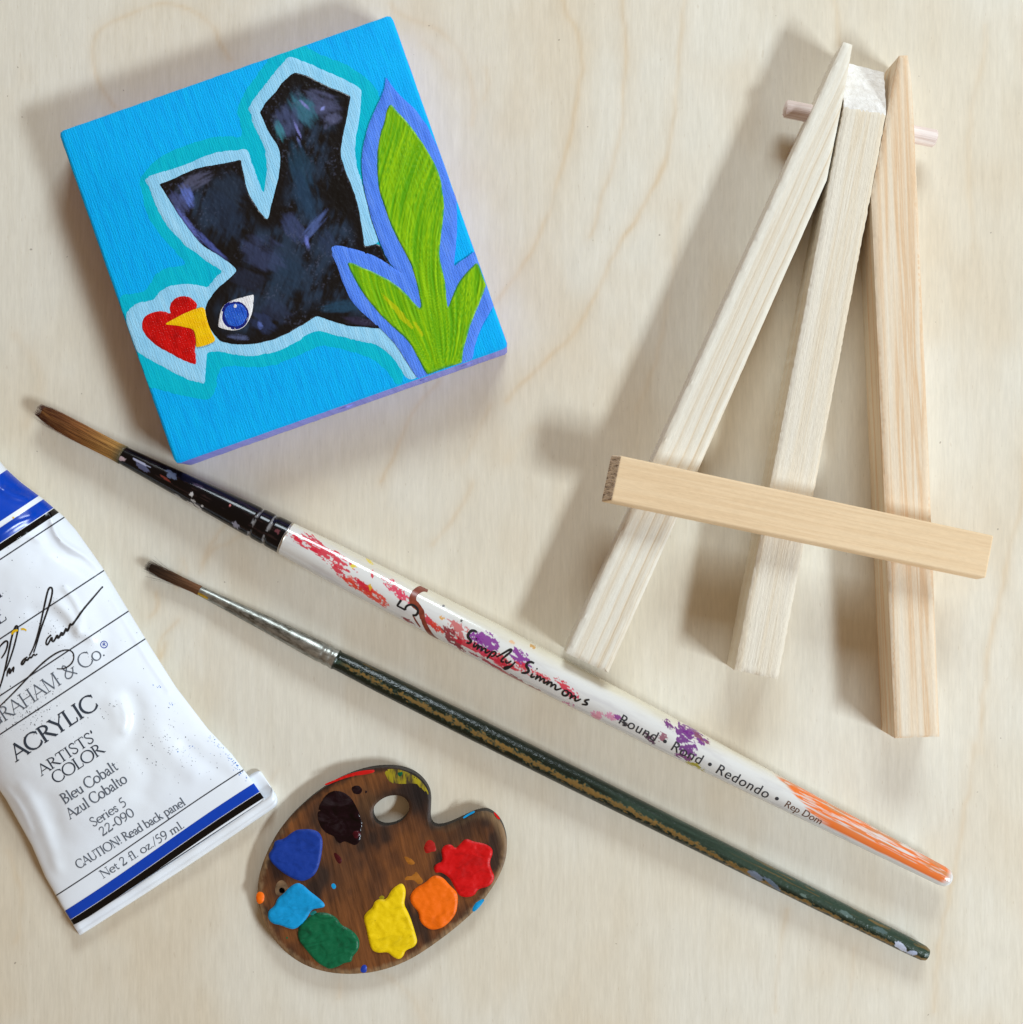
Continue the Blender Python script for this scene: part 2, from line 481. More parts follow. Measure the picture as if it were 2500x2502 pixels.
# ledge bar across the legs
bz0, bz1 = LT + .05, LT + 4.6
bar_px = tr(X, 872, 450) + tr(Y, 1620, 538, 1570, 805) + tr(X, 808, 752)
rzB = leg_angle(X(840, 600), Y(1595, 670)) + math.pi / 2
tops = [W(u, v, bz1) for u, v in bar_px]
ax = Vector((math.cos(rzB), math.sin(rzB), 0))
bots = []
for i, q in enumerate(tops):
    q = Vector((q[0], q[1], bz0))
    if i in (0, 3): q = q - ax * 1.7        # end sawn on the slant
    if i in (2, 3): q = q + Vector((ax.y, -ax.x, 0)) * .6
    bots.append(tuple(q))
bc = W(1960, 1265, 0)
o = obj('ledge', bots + tops, [(0, 1, 2, 3), (7, 6, 5, 4), (4, 5, 1, 0), (5, 6, 2, 1), (6, 7, 3, 2), (7, 4, 0, 3)], [m_bar, m_barend], easel,
        smooth=False, at=bc, rz=rzB, slots=[0, 0, 0, 0, 0, 1])
bm = bmesh.new(); bm.from_mesh(o.data); bmesh.ops.recalc_face_normals(bm, faces=bm.faces)
bmesh.ops.subdivide_edges(bm, edges=[e for e in bm.edges if e.calc_length() > .05], cuts=30)
bm.to_mesh(o.data); bm.free()
bevel(o, .35, 3)

def rod(name, a, b, ra, rb, mat, parent, n=24, cap=.4):
    """cylinder along a-b in world mm, rounded ends"""
    a, b = Vector(a), Vector(b); d = (b - a); L = d.length; d.normalize()
    sx = d.cross(Vector((0, 0, 1))).normalized(); sy = sx.cross(d)
    st = [(0, ra - cap), (cap, ra), (L - cap, rb), (L, rb - cap)]
    vs = []; fs = []
    for s_, r_ in st:
        for k in range(n):
            th = 2 * math.pi * k / n
            vs.append(tuple(a + d * s_ + (sx * math.cos(th) + sy * math.sin(th)) * r_))
    for i in range(len(st) - 1):
        for k in range(n):
            k2 = (k + 1) % n
            fs.append((i * n + k, i * n + k2, (i + 1) * n + k2, (i + 1) * n + k))
    fs.append(tuple(range(n))[::-1]); fs.append(tuple((len(st) - 1) * n + k for k in range(n)))
    m_ = (a + b) / 2
    o = obj(name, vs, fs, mat, parent, at=(m_.x, m_.y, m_.z), rz=math.atan2(d.y, d.x))
    o.data.set_sharp_from_angle(angle=math.radians(50))
    return o
rod('dowel', W(*V(598, 648), 5.2), W(*V(1618, 852), 5.2), 1.9, 1.9, m_dowel, easel)

# ================================================================== painted canvas
CT = 10.2
cc = (691.75, 584.25); crot = math.radians(19.4); chalf = 38.05
ctr = W(*cc, CT)
canvas = empty('painted_canvas', 'square sky blue canvas painted with black bird, red heart and green leaves', 'painting', (ctr[0], ctr[1], 0), crot)
def cloc(p):
    x, y = p[0] - ctr[0], p[1] - ctr[1]
    return (x * math.cos(crot) + y * math.sin(crot), -x * math.sin(crot) + y * math.cos(crot))
def cworld(p):
    return (ctr[0] + p[0] * math.cos(crot) - p[1] * math.sin(crot), ctr[1] + p[0] * math.sin(crot) + p[1] * math.cos(crot))

def weave(t, h_extra=None, amt=.07):
    v = t.coords((1, 1, 1))
    w1 = t.n('ShaderNodeTexWave', bands_direction='X'); w1.inputs['Scale'].default_value = 560; w1.inputs['Distortion'].default_value = 4; w1.inputs['Detail Scale'].default_value = 3
    w2 = t.n('ShaderNodeTexWave', bands_direction='Y'); w2.inputs['Scale'].default_value = 560; w2.inputs['Distortion'].default_value = 4; w2.inputs['Detail Scale'].default_value = 3
    t.l(v, w1.inputs['Vector']); t.l(v, w2.inputs['Vector'])
    st = t.noise(t.coords((1500, 260, 1)), 1, 4, .6)
    h = t.math('ADD', t.math('MULTIPLY', t.math('MULTIPLY', w1.outputs['Fac'], w2.outputs['Fac']), .55), t.math('MULTIPLY', st, .9))
    t.bump(h, amt)
    return st

def paint_mat(name, cols, rough=.42, amt=.07, sc=(900, 120, 1), spec=.35):
    t = NT(name); st = weave(t, amt=amt)
    n = t.noise(t.coords(sc), 1, 4, .6)
    lo, mid, hi = cols
    c = t.ramp(n, [(.28, tuple(lo)), (.5, tuple(mid)), (.72, tuple(hi))])
    t.base(c)
    return t.set(rough, spec=spec)

m_sky = paint_mat('sky_blue_acrylic', (lin(0, 166, 244), lin(0, 180, 253), lin(2, 188, 254)), .6, .11, spec=.15)
m_side = paint_mat('lavender_acrylic', (lin(116, 118, 206), lin(132, 136, 222), lin(146, 150, 232)), .5, .06)
m_teal = paint_mat('teal_acrylic', (lin(0, 172, 206), lin(0, 188, 214), lin(12, 196, 218)), .6, .08, spec=.12)
m_pale = paint_mat('pale_blue_acrylic', (lin(140, 204, 240), lin(154, 216, 250), lin(170, 224, 253)), .55, .10, spec=.15)
m_peri = paint_mat('periwinkle_acrylic', (lin(72, 122, 232), lin(88, 140, 252), lin(104, 152, 253)), .5, .12, spec=.2)
m_bird = pigment('black_acrylic', .33, .16, (900, 500, 900), spec=.45)
m_leaf = pigment('leaf_green_acrylic', .38, .16, (1400, 220, 900), spec=.4)
m_red = paint_mat('red_acrylic', (lin(172, 2, 6), lin(206, 6, 8), lin(220, 16, 14)), .3, .12, (500, 300, 1))
m_yel = paint_mat('yellow_acrylic', (lin(240, 178, 0), lin(252, 200, 2), lin(252, 212, 20)), .35, .10, (300, 500, 1))
m_white = paint_mat('white_acrylic', (lin(222, 222, 228), lin(236, 236, 240), lin(246, 246, 248)), .35, .1, (500, 500, 1))
m_navy = paint_mat('navy_acrylic', (lin(8, 20, 100), lin(14, 30, 124), lin(20, 40, 140)), .3, .1)
m_iris = paint_mat('cobalt_acrylic', (lin(18, 70, 186), lin(34, 92, 206), lin(56, 116, 220)), .3, .14, (500, 500, 1))

# the stretched canvas block: pillowed edges, slightly wavy sides
n_ = 72
ring = []
for sx, sy, ex, ey in ((-1, -1, 1, 0), (1, -1, 0, 1), (1, 1, -1, 0), (-1, 1, 0, -1)):
    for k in range(n_):
        ring.append((sx * chalf + ex * 2 * chalf * k / n_, sy * chalf + ey * 2 * chalf * k / n_))
ring = np.array(ring)
def rounded(r, inset, rad):
    q = r * ((chalf - inset) / chalf)
    lim = chalf - inset - rad
    c_ = np.clip(q, -lim, lim); d_ = q - c_
    L = np.hypot(d_[:, 0], d_[:, 1]); k = np.where(L > rad, rad / np.maximum(L, 1e-9), 1.0)
    return c_ + d_ * k[:, None]
prof = [(.25, 0), (0.0, .5), (.05, 4.0), (0.0, CT - 1.1), (.08, CT - .55), (.28, CT - .2), (.62, CT - .04), (1.0, CT)]
vs = []; fs = []; sl = []
m_ = len(ring)
for i, (ins, z_) in enumerate(prof):
    q = rounded(ring, ins, 1.0)
    wob = .10 * (vnoise(ring[:, 0] * .9 + 40, ring[:, 1] * .9 + i * 2.2, 5) - .5)
    q = q * (1 + wob / chalf)[:, None]
    vs += [(*cworld(p), z_) for p in q]
for i in range(len(prof) - 1):
    for k in range(m_):
        k2 = (k + 1) % m_
        fs.append((i * m_ + k, i * m_ + k2, (i + 1) * m_ + k2, (i + 1) * m_ + k))
        sl.append(1 if i < 4 else 0)
fs.append(tuple((len(prof) - 1) * m_ + k for k in range(m_))); sl.append(0)
fs.append(tuple(range(m_))[::-1]); sl.append(1)
obj('canvas_block', vs, fs, [m_sky, m_side], canvas, slots=sl)

def ccl(pts, lim=chalf - .35):
    out = []
    for u, v in pts:
        p = cloc(W(u, v, CT)[:2])
        out.append((max(-lim, min(lim, p[0])), max(-lim, min(lim, p[1]))))
    return out

def dedupe(loop, eps=.02):
    out = [loop[0]]
    for q in loop[1:]:
        if math.dist(q, out[-1]) > eps: out.append(q)
    if math.dist(out[0], out[-1]) < eps: out.pop()
    return out

def layer(name, pts, z0, th, mat, parent=canvas, step=.8, smooth_n=2, wob=.25, edge=.3, color_fn=None, lim=chalf - .35, rough_h=.04, height_fn=None):
    """a brushed film of paint on the canvas face: traced outline, its own thickness and ridge"""
    lp = chaikin(pts, smooth_n)
    lp = ccl(lp, lim)
    lp = [tuple(q) for q in resample(lp, .35)]
    lp = np.array(lp)
    jx = (fbm(lp[:, 0] * .55, lp[:, 1] * .55, 11, 3) - .5) * wob; jy = (fbm(lp[:, 0] * .55, lp[:, 1] * .55, 29, 3) - .5) * wob
    lp = np.clip(lp + np.c_[jx, jy], -lim, lim)
    lp = dedupe([tuple(q) for q in lp])
    v, f, d = fill(lp, step)
    ridge = np.exp(-((d - edge) / (edge * .8)) ** 2)
    z = z0 + th * sstep(0, edge, d) * (1 + .35 * ridge) + rough_h * (fbm(v[:, 0] * 2.2, v[:, 1] * .7, 4) - .5) * sstep(0, edge, d)
    wv = [(*cworld(q), zz) for q, zz in zip(v, z)]
    col = None
    if color_fn is not None or height_fn is not None:
        px = np.array([((x / (K * (1 - CT / CH))) + 1250, 1251 - y / (K * (1 - CT / CH))) for x, y, _ in wv])
        if color_fn: col = color_fn(px, d)
        if height_fn:
            hh = height_fn(px) * sstep(0, edge * 1.5, d)
            wv = [(x, y, z_ + h_) for (x, y, z_), h_ in zip(wv, hh)]
    return obj(name, wv, f, mat, parent, colors=col)

def blob_mask(px, c, L, Wd, ang=0.0, seed=0, amp=.8, fa=None, fb=None, soft=.12):
    ca, sa = math.cos(math.radians(ang)), math.sin(math.radians(ang))
    dx, dy = px[:, 0] - c[0], px[:, 1] - c[1]
    a = dx * ca + dy * sa; b = -dx * sa + dy * ca
    n = fbm(a / (fa or L * .45), b / (fb or Wd * .35), seed, 4) - .5
    return sstep(0, soft, 1 - (a / L) ** 2 - (b / Wd) ** 2 + 2 * amp * n - amp * .25)

halo = (tr(D, 1010, 1140, 940, 1165, 900, 1100, 850, 1030, 780, 980, 700, 945, 600, 920, 500, 895, 400, 880, 330, 905, 250, 950, 150, 990, 50, 1025) +
        tr(C, 1781, 886, 1650, 890, 1540, 880, 1460, 885, 1440, 930, 1420, 1050, 1400, 1100, 1360, 1125, 1250, 1110, 1150, 1085, 1050, 1060, 960, 1040, 915, 1020, 820, 740, 760, 520, 705, 370, 760, 345, 850, 340, 910, 320, 950, 250, 1000, 180, 1080, 150, 1170, 148, 1200, 130, 1130, 60) +
        tr(A, 1070, 1781, 990, 1680, 930, 1590, 890, 1490, 870, 1380, 860, 1310, 900, 1240, 960, 1170, 1070, 1100, 1180, 1050, 1300, 1010, 1420, 985, 1520, 980, 1600, 1000, 1600, 950, 1580, 880, 1565, 790, 1580, 740, 1640, 640, 1720, 530, 1790, 440, 1840, 390) +
        tr(B, 80, 375, 250, 310, 350, 370, 450, 410, 560, 450, 650, 500, 740, 560, 790, 620, 830, 690, 870, 1000, 800, 1500, 900, 1850) + tr(D, 1000, 700))
layer('teal_halo', halo, CT - .01, .05, m_teal, wob=.5, step=1.0)
outl = (tr(D, 1030, 1128, 980, 1060, 930, 980, 880, 920, 820, 880, 740, 855, 640, 835, 540, 810, 450, 790, 375, 765, 300, 795, 220, 855, 130, 900, 40, 930) +
        tr(C, 1781, 790, 1700, 803, 1640, 805, 1560, 795, 1480, 780, 1420, 768, 1355, 778, 1352, 800, 1348, 900, 1344, 990, 1338, 1006, 1320, 1000, 1250, 985, 1150, 945, 1050, 890, 950, 835, 870, 790, 815, 750, 790, 690, 770, 600, 765, 530, 775, 470, 820, 430, 890, 400, 970, 390, 1000, 340, 1060, 295, 1150, 275, 1250, 278, 1320, 290, 1355, 303, 1390, 265, 1420, 225, 1455, 190, 1462, 183, 1450, 178, 1380, 135, 1290, 70, 1195, 0) +
        tr(A, 1090, 1680, 1020, 1580, 970, 1470, 935, 1370, 910, 1320, 900, 1305, 912, 1290, 940, 1270, 1050, 1240, 1160, 1205, 1260, 1160, 1380, 1115, 1480, 1095, 1570, 1088, 1620, 1075, 1648, 1080, 1660, 1100, 1675, 1150, 1695, 1220, 1725, 1300, 1755, 1380, 1764, 1392, 1768, 1370, 1775, 1300, 1785, 1200, 1775, 1100, 1750, 1030, 1710, 950, 1680, 880, 1665, 810, 1650, 792, 1660, 770, 1710, 690, 1790, 590, 1870, 490) +
        tr(B, 120, 450, 155, 415, 175, 413, 240, 428, 340, 470, 440, 515, 540, 560, 620, 600, 670, 630, 692, 648, 695, 670, 692, 760, 675, 880, 655, 1000, 645, 1080, 655, 1180, 685, 1270, 720, 1400, 750, 1530, 790, 1660, 815, 1740, 820, 1758, 800, 1768, 745, 1785, 700, 1800, 700, 1850) + tr(D, 800, 700, 1000, 850, 1130, 1100))
layer('pale_outline', outl, CT + .02, .12, m_pale, wob=.35, step=.7)
birdp = (tr(C, 1340, 440, 1390, 350, 1460, 285, 1530, 225, 1562, 190, 1566, 176, 1550, 155, 1500, 115, 1400, 50) +
         tr(A, 1315, 1781, 1240, 1690, 1160, 1580, 1090, 1470, 1040, 1390, 1012, 1345, 1005, 1333, 1020, 1328, 1100, 1305, 1180, 1265, 1260, 1225, 1350, 1205, 1450, 1190, 1530, 1175, 1590, 1158, 1602, 1160, 1606, 1175, 1612, 1220, 1625, 1280, 1640, 1350, 1665, 1420, 1720, 1510, 1775, 1578, 1795, 1590) +
         tr(B, 25, 1560, 42, 1480, 60, 1400, 85, 1300, 100, 1210, 108, 1120, 85, 1060, 40, 1000, 5, 930, -20, 870, -42, 825, -44, 812, -30, 790, 0, 735, 60, 680, 110, 610, 165, 550, 200, 527, 220, 526, 300, 550, 380, 590, 470, 635, 550, 668, 605, 690, 614, 698, 612, 715, 600, 790, 580, 900, 555, 1010, 540, 1110, 560, 1190, 600, 1290, 640, 1390, 670, 1490, 690, 1600, 705, 1690, 715, 1770, 722, 1785, 745, 1783, 820, 1765, 850, 1830, 900, 1920) +
         tr(D, 1000, 400, 1000, 600, 900, 740, 840, 755, 720, 745, 620, 735, 530, 715, 470, 695, 390, 668, 365, 662, 340, 675, 300, 705, 220, 755, 130, 800, 60, 830) +
         tr(C, 1781, 701, 1700, 715, 1600, 722, 1520, 712, 1450, 695, 1400, 645, 1365, 580, 1345, 510))
def bird_col(px, d):
    c = np.tile(lin(11, 10, 13), (len(px), 1))
    n = fbm(px[:, 0] / 40, px[:, 1] / 52, 8, 3); s_ = fbm((px[:, 0] + px[:, 1] * .35) / 9, (px[:, 1] - px[:, 0] * .3) / 48, 9, 3)
    m = sstep(.38, .66, n * .65 + s_ * .35) * sstep(1.0, 4.0, d)
    c = c + (lin(38, 56, 78) - c) * (m * .95)[:, None]
    for p, L, Wd, an, cl, k, sd in (
            (A(1215, 1420), 34, 15, 62, (92, 112, 190), .95, 1), (A(1150, 1480), 36, 18, 60, (66, 74, 116), .8, 2), (A(1260, 1320), 45, 20, -25, (74, 76, 100), .75, 3),
            (A(1220, 1640), 62, 9, 52, (92, 104, 178), .9, 4), (A(1400, 1800), 62, 9, 46, (66, 78, 140), .85, 5), (A(1500, 1380), 60, 40, 40, (30, 44, 62), .8, 6),
            (A(1480, 1560), 70, 40, 50, (26, 40, 60), .7, 16),
            (B(400, 760), 50, 36, 20, (70, 74, 104), .85, 7), (B(270, 800), 48, 26, 60, (46, 94, 112), .9, 8), (B(160, 880), 40, 34, 70, (60, 70, 104), .75, 9),
            (B(100, 950), 30, 12, 70, (52, 116, 130), .8, 10), (B(480, 880), 18, 26, 70, (78, 82, 112), .8, 11), (B(230, 940), 26, 3.4, 68, (120, 124, 190), .95, 12),
            (B(415, 790), 9, 4.5, -50, (136, 146, 216), .95, 13), (B(280, 760), 18, 4, 45, (122, 126, 190), .9, 14), (B(245, 1040), 16, 3.5, 70, (120, 126, 190), .85, 15),
            (B(260, 1200), 70, 28, 75, (24, 54, 74), .8, 17), (B(280, 1420), 80, 34, 72, (26, 52, 76), .85, 18), (B(350, 1640), 50, 14, -50, (70, 88, 140), .8, 19),
            (B(300, 1760), 22, 6, 80, (104, 118, 196), .9, 20), (B(200, 1650), 42, 24, 60, (48, 58, 92), .8, 21), (D(450, 150), 40, 22, 60, (34, 48, 74), .8, 22),
            (D(150, 350), 60, 50, 30, (26, 46, 66), .8, 23), (D(560, 590), 60, 18, -6, (24, 56, 78), .9, 24), (D(680, 700), 42, 11, 10, (40, 36, 58), .9, 25),
            (D(80, 620), 40, 30, 30, (36, 46, 70), .6, 26), (C(1760, 560), 34, 26, 30, (36, 48, 80), .7, 27), (C(1740, 580), 12, 6, 60, (90, 110, 180), .8, 28),
            (C(1580, 665), 28, 7, 6, (74, 82, 116), .8, 29), (C(1760, 60), 60, 40, 30, (50, 60, 92), .6, 30), (C(1650, 250), 50, 30, 20, (30, 38, 58), .6, 31),
            (B(530, 1400), 90, 26, 70, (6, 6, 8), .95, 32), (B(600, 1000), 60, 10, 95, (8, 8, 11), .9, 33)):
        mk = blob_mask(px, p, L * 1.2, Wd * 1.25, an, sd, .7, fa=L * .7, fb=max(2.4, Wd * .26), soft=.8) * k
        c = c + (np.clip(lin(*cl) * ((1.15 if cl[2] > 150 else 1.4) if sum(cl) > 60 else 1), 0, 1) - c) * mk[:, None]
    sp = sstep(.66, .76, fbm(px[:, 0] / 4.2 + px[:, 1] / 9, px[:, 1] / 4.6, 77, 2)) * sstep(.45, .6, fbm(px[:, 0] / 60, px[:, 1] / 60, 3))
    return c + (lin(96, 102, 128) - c) * (sp * .28)[:, None]
def bird_h(px):
    a_ = fbm((px[:, 0] + px[:, 1] * .35) / 6, (px[:, 1] - px[:, 0] * .3) / 26, 9, 3); b_ = fbm(px[:, 0] / 7, px[:, 1] / 7, 19, 2)
    return .15 * (a_ - .5) + .08 * (b_ - .5)
layer('black_bird', birdp, CT + .11, .16, m_bird, wob=.3, step=.25, color_fn=bird_col, height_fn=bird_h, rough_h=.1)

heart = tr(C, 1270, 866, 1255, 862, 1180, 835, 1080, 780, 990, 730, 930, 680, 890, 630, 877, 580, 890, 530, 930, 490, 1000, 472, 1055, 478, 1082, 492, 1086, 485, 1080, 450, 1095, 410, 1130, 375, 1180, 362, 1230, 370, 1265, 400, 1288, 435, 1270, 470, 1260, 600, 1270, 640, 1282, 690, 1272, 750, 1276, 820, 1276, 858)
layer('red_heart', heart, CT + .11, .17, m_red, wob=.2, step=.5, rough_h=.14)
beak = tr(C, 1340, 440, 1255, 465, 1180, 500, 1110, 535, 1065, 562, 1053, 570, 1068, 574, 1130, 580, 1200, 595, 1255, 606, 1268, 640, 1279, 690, 1275, 738, 1290, 740, 1350, 725, 1425, 695, 1395, 640, 1365, 570, 1348, 510)
layer('yellow_beak', beak, CT + .33, .10, m_yel, wob=.15, step=.5, rough_h=.1)
eye = layer('eye', tr(C, 1697, 358, 1685, 358, 1630, 372, 1560, 390, 1510, 410, 1470, 445, 1450, 490, 1438, 560, 1436, 588, 1450, 598, 1500, 612, 1560, 620, 1620, 600, 1660, 550, 1685, 480, 1694, 400), CT + .31, .10, m_white, wob=.12, step=.5)
def disc(c, rx, ry, n=28):
    return [(c[0] + rx * math.cos(2 * math.pi * k / n), c[1] + ry * math.sin(2 * math.pi * k / n)) for k in range(n)]
layer('iris_ring', disc(C(1560, 506), 34, 35.5), CT + .40, .06, m_navy, parent=eye, wob=.2, step=.5)
layer('iris', disc(C(1564, 505), 28, 29), CT + .455, .08, m_iris, parent=eye, wob=.3, step=.4, rough_h=.1)
layer('eye_glint', disc(C(1562, 441), 4.6, 4.8), CT + .53, .07, m_white, parent=eye, wob=.05, step=.3, edge=.2)

plant_o = (tr(B, 868, 566, 876, 572, 930, 650, 1000, 720, 1070, 780, 1130, 860, 1180, 930, 1215, 1010, 1262, 1100, 1305, 1200, 1345, 1300, 1378, 1400, 1388, 1500, 1388, 1633) +
           tr(D, 1385, 100, 1370, 220, 1364, 300, 1375, 296, 1400, 272, 1450, 240, 1500, 200, 1530, 180, 1620, 440, 1665, 560, 1640, 610, 1610, 660, 1570, 725, 1535, 815, 1510, 900, 1500, 990, 1430, 1020, 1120, 1125, 1100, 1110, 1070, 1070, 1020, 990, 960, 890, 900, 820, 830, 750, 740, 670, 680, 620, 620, 550, 580, 470, 550, 390, 520, 310, 490, 230, 470, 182, 468, 168, 485, 155, 510, 149, 570, 155, 620, 170, 700, 190, 780, 220, 840, 250, 900, 290, 960, 335, 992, 352, 992, 348, 950, 330, 915, 295) +
           tr(B, 870, 1860, 830, 1770, 800, 1690, 770, 1600, 740, 1490, 715, 1380, 700, 1280, 693, 1160, 705, 1060, 730, 960, 760, 870, 795, 790, 835, 710, 862, 640))
layer('periwinkle_outline', plant_o, CT + .29, .13, m_peri, wob=.25, step=.7, lim=chalf - .15)
leafp = (tr(B, 903, 752, 930, 780, 960, 820, 1030, 890, 1090, 970, 1150, 1060, 1215, 1170, 1260, 1270, 1285, 1400, 1298, 1500, 1280, 1653) +
         tr(D, 1270, 100, 1260, 190, 1265, 260, 1290, 360, 1305, 440, 1310, 520, 1318, 590, 1322, 600, 1330, 575, 1360, 500, 1390, 430, 1440, 360, 1490, 310, 1525, 270, 1545, 290, 1590, 400, 1596, 440, 1590, 470, 1560, 540, 1520, 640, 1480, 740, 1455, 830, 1430, 920, 1425, 1005, 1400, 1012, 1180, 1095, 1150, 1060, 1110, 980, 1070, 900, 1020, 830, 960, 770, 900, 720, 830, 650, 760, 570, 700, 490, 650, 410, 610, 330, 592, 285, 594, 274, 610, 273, 640, 280, 720, 315, 800, 350, 880, 390, 950, 440, 1020, 500, 1080, 570, 1112, 602, 1122, 600, 1124, 580, 1110, 490, 1085, 400, 1060, 305) +
         tr(B, 1030, 1880, 980, 1780, 940, 1710, 900, 1620, 870, 1530, 835, 1440, 815, 1350, 808, 1250, 805, 1150, 815, 1050, 835, 960, 860, 890, 875, 810))
def leaf_streak(px):
    dx, dy = px[:, 0] - D(1280, 1150)[0], px[:, 1] - D(1280, 1150)[1]
    ang = np.arctan2(dx, -dy); rad = np.hypot(dx, dy)
    bend = .12 * np.sin(rad / 150)
    return fbm((ang + bend) * (26 + rad * .10), rad / 120, 5, 3), fbm((ang + bend) * (60 + rad * .26), rad / 90 + 7, 6, 3)
def leaf_col(px, d):
    s_, f_ = leaf_streak(px)
    k = sstep(.32, .68, .5 * s_ + .5 * f_)
    c = lin(92, 166, 0) + (lin(158, 208, 2) - lin(92, 166, 0)) * k[:, None]
    m = sstep(.58, .70, f_) * .55
    c = c + (lin(72, 152, 10) - c) * m[:, None]
    y = blob_mask(px, D(950, 620), 60, 8, 48, 3, .9) + blob_mask(px, D(1110, 760), 26, 5, 58, 4, .9)
    c = c + (lin(196, 200, 8) - c) * np.clip(y, 0, 1)[:, None] * .75
    e = (1 - sstep(.15, .55, d)) * (.25 + .75 * (vnoise(px[:, 0] / 18, px[:, 1] / 18, 4) > .5))
    return c + (lin(20, 140, 66) - c) * (e * .75)[:, None]
def leaf_h(px):
    s_, f_ = leaf_streak(px)
    return .32 * (f_ - .5) + .14 * (s_ - .5)
layer('green_leaves', leafp, CT + .40, .18, m_leaf, wob=.2, step=.24, color_fn=leaf_col, height_fn=leaf_h, rough_h=.05, lim=chalf - .2)

# small drips of lavender paint hanging on the lower edge
for (px_, L) in ((D(600, 1345), 3.6), (D(1160, 1150), 2.0), (D(1470, 1045), 2.8)):
    p = W(*px_, 6.5); d = Vector((math.cos(crot), math.sin(crot), 0))
    vs = []; fs = []; n1, n2 = 14, 10
    q0 = cloc(p[:2]); q0 = (q0[0], -chalf - .02)
    for i in range(n1 + 1):
        t_ = i / n1
        r_ = .42 * math.sin(math.pi * min(max(t_, .02), .98)) ** .6 * (1 + .3 * math.sin(t_ * 9 + L))
        for k in range(n2):
            th = 2 * math.pi * k / n2
            lx, ly = q0[0] + (t_ - .5) * L, q0[1] + r_ * .7 * math.cos(th)
            vs.append((*cworld((lx, ly)), 6.6 + r_ * 1.5 * math.sin(th) + .25 * math.sin(t_ * 5)))
    for i in range(n1):
        for k in range(n2):
            k2 = (k + 1) % n2
            fs.append((i * n2 + k, (i + 1) * n2 + k, (i + 1) * n2 + k2, i * n2 + k2))
    obj('paint_drip', vs, fs, m_side, canvas)

# ================================================================== brushes
class Stick:
    """a turned stick: pixel way-points with diameters in pixels and axis heights"""
    def __init__(s, p0, p1):
        s.p0 = np.array(p0, float); s.p1 = np.array(p1, float)
        s.d = (s.p1 - s.p0); s.L = np.linalg.norm(s.d); s.d /= s.L
        s.n = np.array((s.d[1], -s.d[0]))        # towards the upper side in the picture
        s.st = []
    def sd(s, u, v):
        q = np.array((u, v), float) - s.p0
        return q @ s.d, q @ s.n
    def at(s, t, off=0.0):
        return s.p0 + s.d * t + s.n * off
    def rad(s, t):
        a = np.array(s.st); return np.interp(t, a[:, 0], a[:, 1]) / 2
    def zax(s, t):
        a = np.array(s.st); return np.interp(t, a[:, 0], a[:, 2])
    def sag(s, t):
        a = np.array(s.st); return np.interp(t, a[:, 0], a[:, 3])
    def surf(s, t, off, lift=0.0):
        """point on the skin seen at axis position t (px) and offset off (px)"""
        z = float(s.zax(t)); r = float(s.rad(t)); off = max(-r * .985, min(r * .985, off))
        rr = math.sqrt(max(r * r - off * off, 0))
        k = K * (1 - z / CH)
        nx = off / r; nz = rr / r
        u, v = s.at(t, off + s.sag(t))
        x, y, _ = W(u, v, z)
        nw = np.array((s.n[0], -s.n[1]))
        return (x + nw[0] * nx * lift, y + nw[1] * nx * lift, z + rr * k + nz * lift)

def lathe(name, stick, t0, t1, mat, parent, nt, nth, prof=None, color_fn=None, cap0=True, cap1=True, bumpf=None):
    ts = np.linspace(t0, t1, nt)
    if prof is not None: ts = np.unique(np.r_[ts, prof])
    nt = len(ts)
    vs = np.zeros((nt * nth, 3)); px = np.zeros((nt * nth, 2)); th_all = np.zeros(nt * nth)
    th = np.linspace(0, 2 * math.pi, nth, endpoint=False)
    nw = np.array((stick.n[0], -stick.n[1]))
    for i, t_ in enumerate(ts):
        r = float(stick.rad(t_)); z = float(stick.zax(t_)); k = K * (1 - z / CH)
        if bumpf is not None: r = r + bumpf(t_, th)
        u, v = stick.at(t_, stick.sag(t_)); x, y, _ = W(u, v, z)
        sl_ = slice(i * nth, (i + 1) * nth)
        vs[sl_, 0] = x + nw[0] * np.cos(th) * r * k; vs[sl_, 1] = y + nw[1] * np.cos(th) * r * k; vs[sl_, 2] = z + np.sin(th) * r * k
        px[sl_, 0] = t_; px[sl_, 1] = np.cos(th) * r; th_all[sl_] = th
    fs = []
    for i in range(nt - 1):
        for k in range(nth):
            k2 = (k + 1) % nth
            fs.append((i * nth + k, i * nth + k2, (i + 1) * nth + k2, (i + 1) * nth + k))
    if cap0: fs.append(tuple(range(nth))[::-1])
    if cap1: fs.append(tuple((nt - 1) * nth + k for k in range(nth)))
    c0 = W(*stick.at((t0 + t1) / 2), 0)
    dw = np.array((stick.d[0], -stick.d[1]))
    col = color_fn(px, th_all) if color_fn else None
    return obj(name, vs, fs, mat, parent, at=(c0[0], c0[1], float(stick.zax((t0 + t1) / 2))), rz=math.atan2(dw[1], dw[0]), colors=col)

